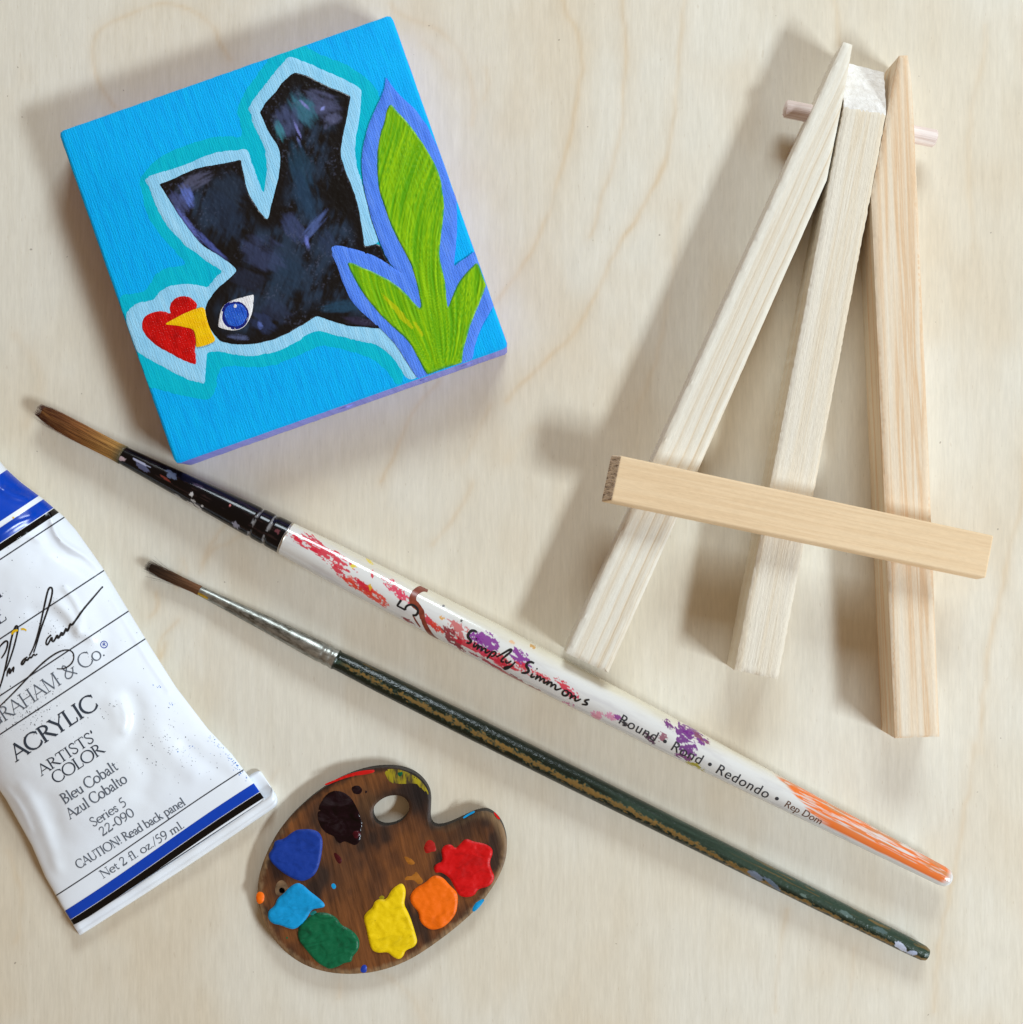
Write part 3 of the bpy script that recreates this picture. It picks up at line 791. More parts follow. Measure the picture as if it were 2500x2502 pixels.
def ribbon(px_pts, wid, surf, lift0=.05, n_smooth=2, taper=True, dz=0.0):
    """pen stroke laid on a surface: list of pixel points -> verts, faces"""
    p = np.array(chaikin(px_pts, n_smooth, closed=False)) if len(px_pts) > 2 else np.array(px_pts, float)
    p = resample(p, 2.2, closed=False)
    tg = np.gradient(p, axis=0); L = np.hypot(tg[:, 0], tg[:, 1]); L[L == 0] = 1
    nrm = np.c_[-tg[:, 1], tg[:, 0]] / L[:, None]
    m = len(p); s_ = np.linspace(0, 1, m)
    w_ = np.full(m, wid / 2.0)
    if taper: w_ = w_ * (.55 + .45 * np.sin(np.pi * np.clip(s_, .04, .96)) ** .5)
    w_ = w_ * (.9 + .2 * vnoise(p[:, 0] / 5, p[:, 1] / 5, 3))
    nc = 3 if wid < 8 else 7
    vs = []; fs = []
    for q, n_, ww in zip(p, nrm, w_):
        for k in np.linspace(1, -1, nc): vs.append(surf(*(q + n_ * ww * k), lift0 + dz))
    for i in range(m - 1):
        for k in range(nc - 1):
            fs.append((nc * i + k, nc * i + k + 1, nc * (i + 1) + k + 1, nc * (i + 1) + k))
    return vs, fs

def strokes(name, lst, surf, mat, parent, lift=.05, **kw):
    V_ = []; F_ = []
    for j, (pts, wid) in enumerate(lst):
        v, f = ribbon(pts, wid, surf, lift, dz=j * .003, **kw)
        n0 = len(V_); V_ += v; F_ += [tuple(i + n0 for i in q) for q in f]
    return obj(name, V_, F_, mat, parent)

m_ink = plain('black_print', lin(26, 25, 28), .45, .1)

# ---------------------------------------------------------------- wide white brush
b1 = Stick((95, 1004), (2321, 2150))
t_of = lambda u, v: b1.sd(u, v)[0]
tf0, tf1, tend = t_of(298, 1107), t_of(700, 1316), b1.L
fz = lambda t_: 1
b1.st = [(-4, 12, 2.6, 2), (2, 24, 2.6, 2), (12, 32, 2.65, 1), (40, 39, 2.8, 0), (110, 44, 3.0, -2), (tf0, 42, 3.5, -2), (tf0 + 6, 45, 3.55, -2), (tf1 - 120, 76, 4.2, 0), (tf1 - 20, 82, 4.45, 0), (tf1, 83, 4.5, 0),
         (tf1 + 120, 92, 4.62, 0), (1250, 101, 4.62, 0), (1450, 97, 4.62, 0), (1700, 88, 4.6, 0), (2000, 73, 4.5, 0), (2250, 60, 4.4, 0), (2420, 51, 4.35, 0), (2480, 48, 4.3, 0), (2496, 42, 4.3, 0), (2504, 28, 4.3, 0)]
tend = 2504
wc = W(*b1.at(1250), 0)
brush = empty('paintbrush', 'thick white handled paintbrush with black ferrule and red, purple and orange paint stains', 'paintbrush', (wc[0], wc[1], 0), group='paintbrushes on the table')

def on(stick):
    return lambda pts: [stick.sd(*p) for p in pts]
axd = math.degrees(math.atan2(b1.d[1], b1.d[0]))
def stain_px(stick, px):
    # (t, offset) back to picture pixels so that stains are listed as seen
    return stick.p0 + px[:, :1] * stick.d + px[:, 1:2] * stick.n

def handle_col(px, th):
    up = np.sin(th) > -.2
    q = stain_px(b1, px)
    base_ = np.tile(lin(226, 226, 224), (len(px), 1))
    g = fbm(px[:, 0] / 90, px[:, 1] / 14, 2)
    base_ = base_ + (lin(206, 204, 206) - base_) * (sstep(.45, .75, g) * .6)[:, None]
    # yellowed along the far edge
    base_ = base_ + (lin(226, 214, 176) - base_) * (sstep(.25, .95, px[:, 1] / 50 + .35 * (g - .5)) * .6)[:, None]
    c = base_
    red, pink, org, pur, dred = (212, 34, 62), (222, 64, 96), (232, 66, 46), (132, 36, 146), (142, 20, 40)
    S_ = ((E(1630, 890), 80, 17, 6, red, 1), (E(1500, 830), 46, 7, 0, red, 2), (E(1740, 1030), 26, 8, 18, red, 3), (E(1820, 1110), 34, 6, 10, org, 4), (E(1900, 1130), 40, 11, 6, org, 5),
          (F(200, 300), 42, 13, 12, org, 6), (F(120, 230), 30, 8, 10, red, 7), (F(340, 245), 36, 11, 18, pink, 8), (F(410, 310), 24, 10, 20, pink, 9), (F(190, 150), 12, 4, 60, red, 10),
          (F(600, 490), 34, 8, 18, red, 11), (F(450, 490), 20, 4, 0, dred, 12), (F(650, 530), 22, 7, 10, org, 13), (F(800, 540), 28, 18, 10, (204, 108, 108), 14), (F(770, 610), 40, 14, 20, dred, 15),
          (F(900, 670), 56, 9, 4, red, 16), (F(1010, 640), 38, 20, 8, pur, 17), (F(930, 600), 18, 12, 0, pur, 18), (F(1010, 720), 60, 10, 6, pink, 19), (F(1120, 770), 48, 12, 4, red, 20),
          (F(1250, 745), 34, 15, 14, pur, 21), (F(1280, 825), 30, 10, 10, red, 22), (F(1190, 890), 64, 5, 2, dred, 23), (F(1040, 800), 60, 4, 4, (176, 70, 80), 24), (F(1330, 970), 24, 4, -6, dred, 25),
          (F(1420, 890), 24, 9, 8, red, 26), (F(1560, 945), 26, 9, 12, red, 27), (F(1610, 1000), 22, 10, 10, pink, 28), (F(1600, 1100), 18, 10, 20, (206, 92, 150), 29), (F(1800, 1165), 16, 11, 0, (226, 150, 186), 30), (F(1900, 1170), 14, 8, 0, (226, 150, 186), 51),
          (F2(880, 500), 42, 24, 40, (110, 30, 128), 31), (F2(940, 450), 34, 12, 10, (116, 34, 134), 32), (F2(740, 365), 16, 8, 20, (110, 30, 120), 33), (F2(1000, 480), 26, 6, 6, (128, 60, 96), 34), (F2(850, 620), 26, 8, 0, (120, 30, 120), 35),
          (F2(590, 475), 20, 8, 20, (72, 10, 70), 36), (F2(395, 360), 10, 6, 0, (30, 20, 36), 37), (F2(680, 460), 14, 12, 0, (150, 90, 110), 38), (F2(345, 310), 12, 6, 0, (150, 60, 150), 39), (F2(950, 705), 26, 10, 2, (176, 164, 0), 40), (F2(185, 300), 12, 12, 0, (232, 160, 180), 41),
          (F(690, 460), 7, 5, 0, (226, 166, 80), 42), (F(1340, 675), 8, 5, 0, (210, 160, 90), 43), (F(1190, 640), 8, 4, 0, (232, 190, 150), 44), (E(1830, 985), 6, 5, 0, (236, 214, 60), 45), (F(60, 95), 10, 3, -20, (232, 206, 60), 46), (F(160, 60), 16, 2.5, 14, (232, 206, 60), 47), (F(180, 245), 8, 5, 60, (226, 180, 50), 48), (F(700, 380), 3, 3, 0, (120, 120, 126), 49), (F(830, 485), 3, 3, 0, (60, 60, 60), 50))
    for p, L, wd, an, cl, sd in S_:
        m = blob_mask(q, p, L * 1.1, wd * 1.15, axd + an, sd + 100, 1.15, fa=max(6, L * .3), fb=max(2.2, wd * .28), soft=.10) * up
        if L > 14: m = m * sstep(.30, .38, fbm(px[:, 0] / 13 + sd, px[:, 1] / 4.6, sd, 3))
        c = c + (lin(*cl) - c) * (m * .93)[:, None]
    # orange dragged along the tail
    t_, o_ = px[:, 0], px[:, 1]
    r_ = np.maximum(stick_r(b1, t_), 1)
    st = fbm(t_ / 150, o_ / 5.0, 61, 4)
    lo = np.interp(t_, [1990, 2060, 2120, 2200, 2300, 2420, 2500], [1.1, .55, -.15, -.5, -.55, -.45, -.2])
    reg = sstep(-.10, .10, o_ / r_ - lo + .5 * (st - .5)) * sstep(1985, 2030, t_) * (1 - sstep(2478, 2500, t_)) * up
    gap = np.maximum(sstep(.50, .60, fbm(t_ / 110 + 9, o_ / 6.0, 71, 3)) * sstep(-.15, .15, o_ / r_) * sstep(2050, 2090, t_) * sstep(2440, 2380, t_), sstep(.60, .68, fbm(t_ / 60, o_ / 2.6, 73, 3)) * .8)
    core = sstep(2110, 2180, t_) * sstep(-.62, -.45, o_ / r_) * sstep(.12, -.02, o_ / r_ - .12 * (st - .5)) * up
    gap = gap * (1 - core); reg = np.maximum(reg, core * sstep(2496, 2470, t_))
    oc = lin(240, 116, 22) + (lin(206, 132, 78) - lin(240, 116, 22)) * (sstep(.42, .62, fbm(t_ / 70, o_ / 9, 66)) * sstep(-.5, .6, o_ / r_) * .9)[:, None]
    c = c + (oc - c) * (reg * (1 - gap * .9) * .95)[:, None]
    return c
def stick_r(s, t_):
    a = np.array(s.st); return np.interp(t_, a[:, 0], a[:, 1]) / 2
m_hand = pigment('white_lacquer_with_paint', .16, .03, (300, 900, 900), spec=.5, coat=.4)
handle = lathe('handle', b1, tf1 - 4, tend, m_hand, brush, 1250, 150, color_fn=handle_col)

def ferr_col(px, th):
    q = stain_px(b1, px); up = np.sin(th) > 0
    c = np.tile(lin(6, 5, 9), (len(px), 1))
    st = sstep(.62, .72, fbm(px[:, 0] / 60, px[:, 1] / 2.4, 12))
    c = c + (lin(52, 34, 34) - c) * (st * .6)[:, None]
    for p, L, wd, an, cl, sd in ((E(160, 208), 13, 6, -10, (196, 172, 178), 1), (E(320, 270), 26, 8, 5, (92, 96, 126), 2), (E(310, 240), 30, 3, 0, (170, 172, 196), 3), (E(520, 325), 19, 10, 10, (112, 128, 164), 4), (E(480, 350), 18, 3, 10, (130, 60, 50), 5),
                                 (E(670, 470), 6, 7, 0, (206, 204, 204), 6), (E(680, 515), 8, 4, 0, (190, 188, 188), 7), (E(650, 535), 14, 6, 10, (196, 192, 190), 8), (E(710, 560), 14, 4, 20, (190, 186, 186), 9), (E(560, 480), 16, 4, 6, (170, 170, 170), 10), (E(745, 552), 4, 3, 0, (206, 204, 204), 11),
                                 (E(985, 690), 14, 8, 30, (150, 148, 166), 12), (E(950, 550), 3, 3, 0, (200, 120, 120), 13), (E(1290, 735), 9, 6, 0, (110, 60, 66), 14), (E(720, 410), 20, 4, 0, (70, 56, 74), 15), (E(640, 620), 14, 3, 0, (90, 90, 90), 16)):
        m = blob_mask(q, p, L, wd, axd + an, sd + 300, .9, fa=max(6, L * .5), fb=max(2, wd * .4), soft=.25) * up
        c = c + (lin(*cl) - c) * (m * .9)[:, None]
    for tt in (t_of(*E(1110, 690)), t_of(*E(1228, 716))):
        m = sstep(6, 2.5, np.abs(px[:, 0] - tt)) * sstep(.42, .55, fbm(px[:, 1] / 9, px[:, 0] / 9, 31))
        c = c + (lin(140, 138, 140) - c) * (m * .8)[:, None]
    return c
cr1, cr2 = t_of(*E(1110, 690)), t_of(*E(1228, 716))
def crimp(t_, th):
    return 0 * th - 2.4 * math.exp(-((t_ - cr1) / 4.5) ** 2) - 2.4 * math.exp(-((t_ - cr2) / 4.5) ** 2)
m_ferr = pigment('black_anodised_ferrule', .16, .03, (200, 1600, 1600), spec=.32)
ferr = lathe('ferrule', b1, tf0, tf1, m_ferr, brush, 330, 90, color_fn=ferr_col, bumpf=crimp)
m_steel = plain('bright_metal', lin(196, 190, 180), .3, .1, metal=1.0)
def ring_on(name, stick, t_, w_, extra, mat, parent, n=64):
    th = np.linspace(0, 2 * math.pi, n, endpoint=False); vs = []; fs = []
    nw = np.array((stick.n[0], -stick.n[1]))
    pr = [(-w_, 0), (-w_ * .6, extra), (w_ * .6, extra), (w_, 0)]
    for dt, ex in pr:
        r = float(stick.rad(t_ + dt)) + ex; z = float(stick.zax(t_)); k = K * (1 - z / CH)
        u, v = stick.at(t_ + dt, stick.sag(t_)); x, y, _ = W(u, v, z)
        vs += [(x + nw[0] * math.cos(a) * r * k, y + nw[1] * math.cos(a) * r * k, z + math.sin(a) * r * k) for a in th]
    for i in range(3):
        for k in range(n):
            k2 = (k + 1) % n; fs.append((i * n + k, i * n + k2, (i + 1) * n + k2, (i + 1) * n + k))
    return obj(name, vs, fs, mat, parent)
ring_on('rim', b1, tf1 - 1, 2.4, 1.2, m_steel, ferr)
ring_on('rim', b1, tf0 + 2, 2.2, 1.0, m_steel, ferr)

def bristles(name, stick, t0, t1, n, mat, parent, tipfn, seed, core_mat, wild=0, hair=.55):
    rnd = random.Random(seed)
    vs = []; fs = []; cols = []
    # dense core
    core = lathe(name, stick, t0 + (t1 - t0) * .05, t1 + 6, core_mat, parent, 40, 28)
    nw = np.array((stick.n[0], -stick.n[1]))
    for i in range(n):
        a = rnd.uniform(0, 2 * math.pi); q = math.sqrt(rnd.uniform(.55, 1.0))
        end = t0 + (t1 - t0) * (rnd.random() ** 2.6) * .22 - rnd.random() * 5
        if a > math.pi: a = 2 * math.pi - a if rnd.random() < .6 else a
        w = hair * rnd.uniform(.7, 1.3)
        segs = 9; sh = rnd.uniform(-.5, .5)
        dz_w = rnd.gauss(0, .25) * wild; rnd_w = rnd.random() ** 3 if rnd.random() > .05 else rnd.uniform(1.5, 3.5)
        prev = None
        tone = tipfn(rnd)
        for k in range(segs + 1):
            f_ = k / segs
            t_ = t1 + 6 + (end - t1 - 6) * f_
            r = float(stick.rad(max(t_, t0 + 3))) * 1.02 * q + .8 + wild * rnd_w * 10 * f_ ** 3
            aa = a + sh * .25 * f_
            off = math.cos(aa) * r + dz_w * 14 * f_ ** 2; hgt = math.sin(aa) * r
            z = float(stick.zax(t_)); kk = K * (1 - z / CH)
            u, v = stick.at(t_, stick.sag(t_)); x, y, _ = W(u, v, z)
            ctr_ = np.array((x + nw[0] * off * kk, y + nw[1] * off * kk, z + hgt * kk))
            ww = w * kk * (1 - .75 * f_)
            for b_ in range(3):
                an = b_ * 2.094
                vs.append(tuple(ctr_ + np.array((nw[0] * math.cos(an) * ww, nw[1] * math.cos(an) * ww, math.sin(an) * ww))))
                cols.append(tone(f_))
            if k:
                n0 = len(vs) - 6
                for b_ in range(3):
                    b2 = (b_ + 1) % 3
                    fs.append((n0 + b_, n0 + b2, n0 + 3 + b2, n0 + 3 + b_))
    o = obj('hairs', vs, fs, mat, core, colors=np.array(cols))
    o['kind'] = 'stuff'
    return core
m_hair = pigment('golden_taklon_hair', .6, spec=.12)
t = NT('brown_hair_core'); n_h = t.noise(t.coords((40, 2600, 2600)), 1, 3)
t.base(t.ramp(n_h, [(.35, tuple(lin(70, 40, 22))), (.65, tuple(lin(160, 110, 60)))])); m_core = t.set(.6, spec=.2)
def tone1(r):
    k = r.random(); d = r.random()
    root = lin(206, 156, 86) * (.75 + .5 * k); midc = lin(172, 112, 64) * (.65 + .7 * k); tip = lin(80, 32, 28) * (.4 + .9 * k)
    if d < .22: root, midc = lin(120, 82, 46), lin(52, 32, 24)
    def f(s):
        if s < .12: return lin(104, 100, 78) + (root - lin(104, 100, 78)) * (s / .12)
        return root + (midc - root) * ((s - .12) / .43) if s < .55 else midc + (tip - midc) * ((s - .55) / .45)
    return f
bristles('bristles', b1, 0, tf0, 640, m_hair, brush, tone1, 4, m_core, wild=.3, hair=.46)

# printing on the white handle
def surf1(u, v, lift=.05):
    t_, o_ = b1.sd(u, v)
    return b1.surf(t_, o_, lift)
def seg(f, w_, *c): return (tr(f, *c), w_)
script = [seg(F, 7, 940, 566, 925, 553, 900, 553, 880, 575, 876, 600, 896, 618, 900, 634, 885, 645, 866, 640),
          seg(F, 4.5, 930, 636, 914, 666, 922, 672, 934, 664, 948, 650), seg(F, 4.5, 956, 652, 940, 692), seg(F, 4.3, 943, 686, 966, 664, 980, 668, 968, 704), seg(F, 4.3, 971, 698, 994, 678, 1008, 682, 998, 714, 1012, 712, 1036, 698),
          seg(F, 5, 1052, 698, 1032, 730, 1012, 756), seg(F, 4.5, 1044, 712, 1066, 700, 1080, 708, 1070, 730, 1042, 740),
          seg(F, 5, 1080, 742, 1120, 720, 1170, 690, 1190, 686, 1184, 704, 1140, 738, 1112, 766, 1118, 780, 1136, 776), seg(F, 4.5, 1150, 762, 1146, 786, 1166, 784, 1188, 768), seg(F, 5, 1216, 776, 1190, 804, 1160, 828, 1138, 834, 1134, 822, 1160, 812, 1196, 806),
          seg(F, 6.5, 1350, 786, 1322, 774, 1300, 784, 1292, 806, 1310, 826, 1312, 846, 1290, 858, 1260, 856), seg(F, 4.5, 1366, 824, 1374, 828), seg(F, 4.5, 1340, 858, 1324, 886, 1340, 888, 1356, 880),
          seg(F, 4.5, 1376, 868, 1360, 906), seg(F, 4.3, 1363, 900, 1386, 880, 1400, 884, 1388, 918), seg(F, 4.3, 1391, 912, 1412, 894, 1426, 898, 1416, 930, 1428, 930, 1446, 916),
          seg(F, 4.5, 1456, 908, 1440, 946), seg(F, 4.3, 1443, 940, 1466, 920, 1480, 924, 1468, 960), seg(F, 4.3, 1471, 954, 1494, 936, 1508, 942, 1498, 976, 1512, 978, 1546, 966),
          seg(F, 5, 1570, 976, 1552, 996, 1556, 1018, 1580, 1022, 1598, 1004, 1590, 982, 1572, 980), seg(F, 4.3, 1592, 992, 1624, 1004, 1606, 1046), seg(F, 4.3, 1609, 1040, 1634, 1018, 1650, 1022, 1640, 1058, 1656, 1058, 1686, 1042),
          seg(F, 5, 1746, 1046, 1716, 1050, 1712, 1062, 1732, 1072, 1728, 1086, 1694, 1082)]
script.append(seg(F, 4.5, 934, 608, 940, 614))
strokes('script_lettering', script, surf1, m_ink, handle, .04, n_smooth=1)
strokes('size_number', [(tr(F, 400, 334, 386, 354, 370, 378), 5.5), (tr(F, 370, 376, 400, 391, 430, 407), 4.5), (tr(F, 430, 407, 430, 388, 446, 372, 474, 366, 502, 380, 520, 402, 520, 428, 504, 446, 480, 444), 5.5)], surf1, m_ink, handle, .04, taper=False, n_smooth=1)
m_brown = plain('brown_paint', lin(134, 62, 44), .3, .3)
strokes('brown_paint_streak', [seg(F, 17, 586, 268, 550, 256, 510, 270, 482, 306, 480, 350, 520, 385, 546, 420, 552, 470), seg(F, 11, 548, 430, 558, 490, 590, 560, 622, 606, 655, 632), seg(F, 4, 486, 450, 505, 490, 532, 532)], surf1, m_brown, handle, .03)

def sans(name, txt, size_px, p_start, p_dir, surf, mat, parent, lift=.05, space=1.0, heavy=.0):
    cu = bpy.data.curves.new(name, 'FONT'); cu.body = txt; cu.size = 1.0; cu.space_character = space
    cu.resolution_u = 4; cu.offset = heavy
    tmp = bpy.data.objects.new(name, cu); COL.objects.link(tmp)
    dg = bpy.context.evaluated_depsgraph_get()
    me = bpy.data.meshes.new_from_object(tmp.evaluated_get(dg))
    bpy.data.objects.remove(tmp)
    bm = bmesh.new(); bm.from_mesh(me)
    bmesh.ops.triangulate(bm, faces=bm.faces)
    for _ in range(4):
        es = [e for e in bm.edges if e.calc_length() > .10]
        if not es: break
        bmesh.ops.subdivide_edges(bm, edges=es, cuts=1); bmesh.ops.triangulate(bm, faces=bm.faces)
    bm.to_mesh(me); bm.free()
    co = np.array([tuple(v.co) for v in me.vertices]); fc = [tuple(p.vertices) for p in me.polygons]
    bpy.data.meshes.remove(me); bpy.data.curves.remove(cu)
    d = np.array(p_dir, float); d /= np.linalg.norm(d); n_ = np.array((d[1], -d[0]))
    sc = size_px / .72
    vs = [surf(*(np.array(p_start) + d * x * sc + n_ * y * sc), lift) for x, y, _ in co]
    return obj(name, vs, fc, mat, parent, smooth=False), co[:, 0].max() * sc
m_gink = plain('charcoal_print', lin(52, 54, 60), .45, .1)
dirn = np.array(F2(1535, 965)) - np.array(F2(345, 352))
sans('printed_words', 'Round • Rond • Redondo •', 26, F2(340, 350), dirn, surf1, m_gink, handle, space=1.09, heavy=.003)
sans('printed_words', 'Rep Dom', 18.5, F2(1636, 1006), dirn, surf1, plain('brown_print', lin(104, 72, 56), .5), handle)

# ---------------------------------------------------------------- thin green brush
b2 = Stick((361, 1382), (2265, 2333))
g0, g1 = b2.sd(479, 1449)[0], b2.sd(819, 1617.5)[0]
b2.st = [(-2, 8, 1.5, 0), (4, 15, 1.5, 0), (20, 19, 1.6, -1), (70, 23, 1.7, 0), (g0, 21, 1.8, 2), (g0 + 4, 23, 1.8, 2), (g0 + 200, 40, 2.2, 2), (g1 - 50, 49, 2.4, 0), (g1, 51, 2.4, 0), (g1 + 4, 46, 2.4, 0),
         (g1 + 120, 52, 2.45, 0), (900, 56, 2.6, 0), (1200, 54, 2.6, 0), (1500, 50, 2.6, 0), (1800, 46, 2.5, 0), (2080, 40, 2.4, 0), (2118, 37, 2.4, 0), (2128, 30, 2.4, 0)]
t2end = 2128
wc2 = W(*b2.at(1100), 0)
brush2 = empty('paintbrush', 'thin worn dark green paintbrush with tarnished silver ferrule and bare wood streaks', 'paintbrush', (wc2[0], wc2[1], 0), group='paintbrushes on the table')
axd2 = math.degrees(math.atan2(b2.d[1], b2.d[0]))
def green_col(px, th):
    q = stain_px(b2, px); t_, o_ = px[:, 0], px[:, 1]; r_ = np.maximum(stick_r(b2, t_), 1); up = np.sin(th) > -.1
    c = np.tile(lin(12, 26, 17), (len(px), 1))
    w_ = fbm(t_ / 120, o_ / 6, 4)
    k = sstep(500, 1900, t_)
    c = c + (lin(56, 76, 64) - c) * (sstep(.3, .8, k * .8 + .5 * (w_ - .5)) * sstep(-.5, .1, o_ / r_) * .8)[:, None]
    # wood worn bare in a long ragged streak near the axis
    cen = np.interp(t_, [520, 700, 1000, 1400, 1560, 1700, 2128], [.05, -.10, -.16, -.22, -.42, -.62, -.68])
    wid = np.interp(t_, [510, 560, 900, 1300, 1500, 1620, 2128], [.0, .13, .19, .20, .25, .18, .14])
    j = .6 * (fbm(t_ / 20, o_ / 10, 14, 4) - .5) + .75 * (fbm(t_ / 6.5, o_ / 3.2, 16, 3) - .5); j2 = fbm(t_ / 240, t_ * 0, 15) - .5
    m = sstep(-.05, .06, wid - np.abs(o_ / r_ - cen - .3 * j2) + .85 * j) * sstep(515, 560, t_)
    m2 = sstep(.60, .66, fbm(t_ / 60, o_ / 3.2, 24, 4)) * sstep(.35, .6, o_ / r_) * (sstep(1500, 1750, t_) + .6 * sstep(760, 520, t_))
    wood = lin(146, 110, 54) + (lin(112, 92, 56) - lin(146, 110, 54)) * fbm(t_ / 14, o_ / 4, 33)[:, None]
    c = c + (wood - c) * (np.clip(m + m2 * .7, 0, 1) * up * .9)[:, None]
    hal = sstep(-.12, .0, wid - np.abs(o_ / r_ - cen - .3 * j2) + .85 * j) * (1 - m) * up
    c = c + (lin(64, 88, 76) - c) * (hal * .6)[:, None]
    for p, L, wd, an, cl, sd in ((F2(1420, 1555), 24, 9, 6, (112, 122, 140), 1), (F2(1560, 1625), 34, 6, 14, (96, 110, 128), 2), (G(1110, 1470), 22, 9, 16, (196, 204, 226), 3), (G(1205, 1520), 14, 8, -20, (180, 190, 216), 4), (F(1010, 1420), 26, 8, 10, (92, 96, 92), 5),
                                 (G(680, 1210), 20, 6, 0, (92, 112, 108), 6), (G(950, 1340), 22, 6, 0, (84, 104, 104), 7), (G(345, 1065), 12, 4, 0, (100, 120, 112), 8)):
        mk = blob_mask(q, p, L, wd, axd2 + an, sd + 500, .7, fa=L * .5, fb=wd * .5, soft=.2) * up
        c = c + (lin(*cl) - c) * (mk * .95)[:, None]
    return c
m_green = pigment('worn_green_lacquer', .26, .13, (1100, 1700, 1700), spec=.5)
lathe('handle', b2, g1 - 2, t2end, m_green, brush2, 900, 90, color_fn=green_col)
t = NT('tarnished_ferrule')
n1 = t.noise(t.coords((500, 1400, 1400)), 1, 6, .7); n2 = t.noise(t.coords((90, 120, 120)), 1, 3)
k = t.math('ADD', t.math('MULTIPLY', n1, .7), t.math('MULTIPLY', n2, .4))
t.base(t.ramp(k, [(.40, tuple(lin(64, 58, 44))), (.52, tuple(lin(136, 136, 130))), (.7, tuple(lin(184, 184, 178)))]))
t.bump(n1, .05); m_tarn = t.set(.38, metal=.8)
c2a, c2b = g1 - 34, g1 - 14
def crimp2(t_, th):
    return 0 * th - 1.6 * math.exp(-((t_ - c2a) / 5) ** 2) - 1.6 * math.exp(-((t_ - c2b) / 5) ** 2)
f2 = lathe('ferrule', b2, g0, g1, m_tarn, brush2, 200, 48, bumpf=crimp2)
m_gold = plain('worn_gold_plating', lin(206, 168, 60), .35, .25, metal=.9)
def surf2(u, v, lift=.05):
    t_, o_ = b2.sd(u, v)
    return b2.surf(t_, o_ - float(b2.sag(t_)), lift)
strokes('gold_patch', [seg(E, 7, 688, 1180, 715, 1190, 745, 1206, 775, 1222)], surf2, m_gold, f2, .02)
def tone2(r):
    k = r.random()
    root = lin(124, 86, 60) * (.6 + .8 * k); tip = lin(52, 38, 30) * (.5 + 1.1 * k)
    return lambda s: root + (tip - root) * s
t = NT('dark_hair_core'); t.base(lin(44, 30, 22)); m_core2 = t.set(.6, spec=.2)
bristles('bristles', b2, 0, g0, 260, m_hair, brush2, tone2, 9, m_core2, wild=.7, hair=.6)

# ================================================================== palette
PT = 3.0
pal = empty('wooden_palette', 'miniature dark stained wooden artist palette with thumb hole and dried paint dabs', 'palette', W(*P(930, 900), 0))
pal_o = tr(P, 1000, 150, 1100, 158, 1190, 190, 1250, 240, 1290, 300, 1303, 360, 1300, 430, 1297, 500, 1310, 540, 1345, 555, 1400, 548, 1470, 520, 1540, 485, 1610, 455, 1670, 443, 1720, 460, 1770, 510, 1800, 570, 1818, 650, 1815, 740, 1790, 830, 1740, 930, 1680, 1020, 1600, 1120, 1500, 1210, 1400, 1290, 1290, 1370, 1180, 1440, 1060, 1495, 940, 1530, 830, 1545, 720, 1548, 600, 1535, 480, 1500, 380, 1445, 290, 1370, 220, 1280, 170, 1180, 140, 1080, 132, 980, 145, 880, 175, 780, 215, 690, 270, 590, 340, 500, 420, 420, 500, 350, 600, 280, 700, 225, 800, 185, 900, 160)
hole = tr(P, 905, 460, 925, 405, 980, 360, 1040, 340, 1110, 345, 1150, 380, 1162, 430, 1140, 480, 1100, 520, 1040, 545, 975, 548, 925, 520)
hole2 = disc(P(300, 982), 7.5, 7.5, 18)
def wl(px, z): return [W(u, v, z)[:2] for u, v in px]
lo_ = resample(wl(chaikin(pal_o, 2), PT), .6)[::-1]
lh = resample(wl(chaikin(hole, 2), PT), .5); lh2 = wl(hole2, PT)
area_s = np.sum(lo_[:, 0] * np.roll(lo_[:, 1], -1) - np.roll(lo_[:, 0], -1) * lo_[:, 1])
if area_s < 0: lo_ = lo_[::-1]
v, f, d = fill(lo_, .38, [lh, lh2])
nv = len(v)
def lookup(loop):
    return [int(np.argmin(((v - q) ** 2).sum(1))) for q in np.asarray(loop)]
z_t = PT - .28 * (1 - sstep(0, .5, d))
verts = [(x, y, zz) for (x, y), zz in zip(v, z_t)] + [(x, y, 0.02) for x, y in v]
faces = list(f) + [tuple(i + nv for i in q[::-1]) for q in f]; slots = [0] * len(faces)
for lp in (lo_, lh, lh2):
    ix = lookup(lp)
    for a, b in zip(ix, ix[1:] + ix[:1]):
        faces.append((a, b, b + nv, a + nv)); slots.append(1)
t = NT('dark_stained_plywood')
na = t.noise(t.coords((1500, 130, 1)), 1, 5, .65); nb = t.noise(t.coords((420, 40, 1)), 1, 5, .65)
k = t.math('ADD', t.math('MULTIPLY', na, .5), t.math('MULTIPLY', nb, .5))
st_ = t.ramp(k, [(.34, (.36, .34, .33)), (.46, (.78, .75, .73)), (.56, (1.1, 1.06, 1.0)), (.68, (1.5, 1.4, 1.2))])
t.base(t.mix(1.0, t.n('ShaderNodeVertexColor', layer_name='pigment').outputs[0], st_, 'MULTIPLY')); t.bump(k, .16); m_pal = t.set(.5, spec=.25)
pp = np.array([(x / (K * (1 - PT / CH)) + 1250, 1251 - y / (K * (1 - PT / CH))) for x, y in v])
pc = np.tile(lin(112, 70, 42), (len(v), 1))
blo = fbm(pp[:, 0] / 60, pp[:, 1] / 90, 41, 3)
pc = pc + (lin(66, 46, 36) - pc) * (sstep(.50, .68, blo))[:, None]
pc = pc + (lin(146, 90, 46) - pc) * (sstep(.52, .36, blo) * .6)[:, None]
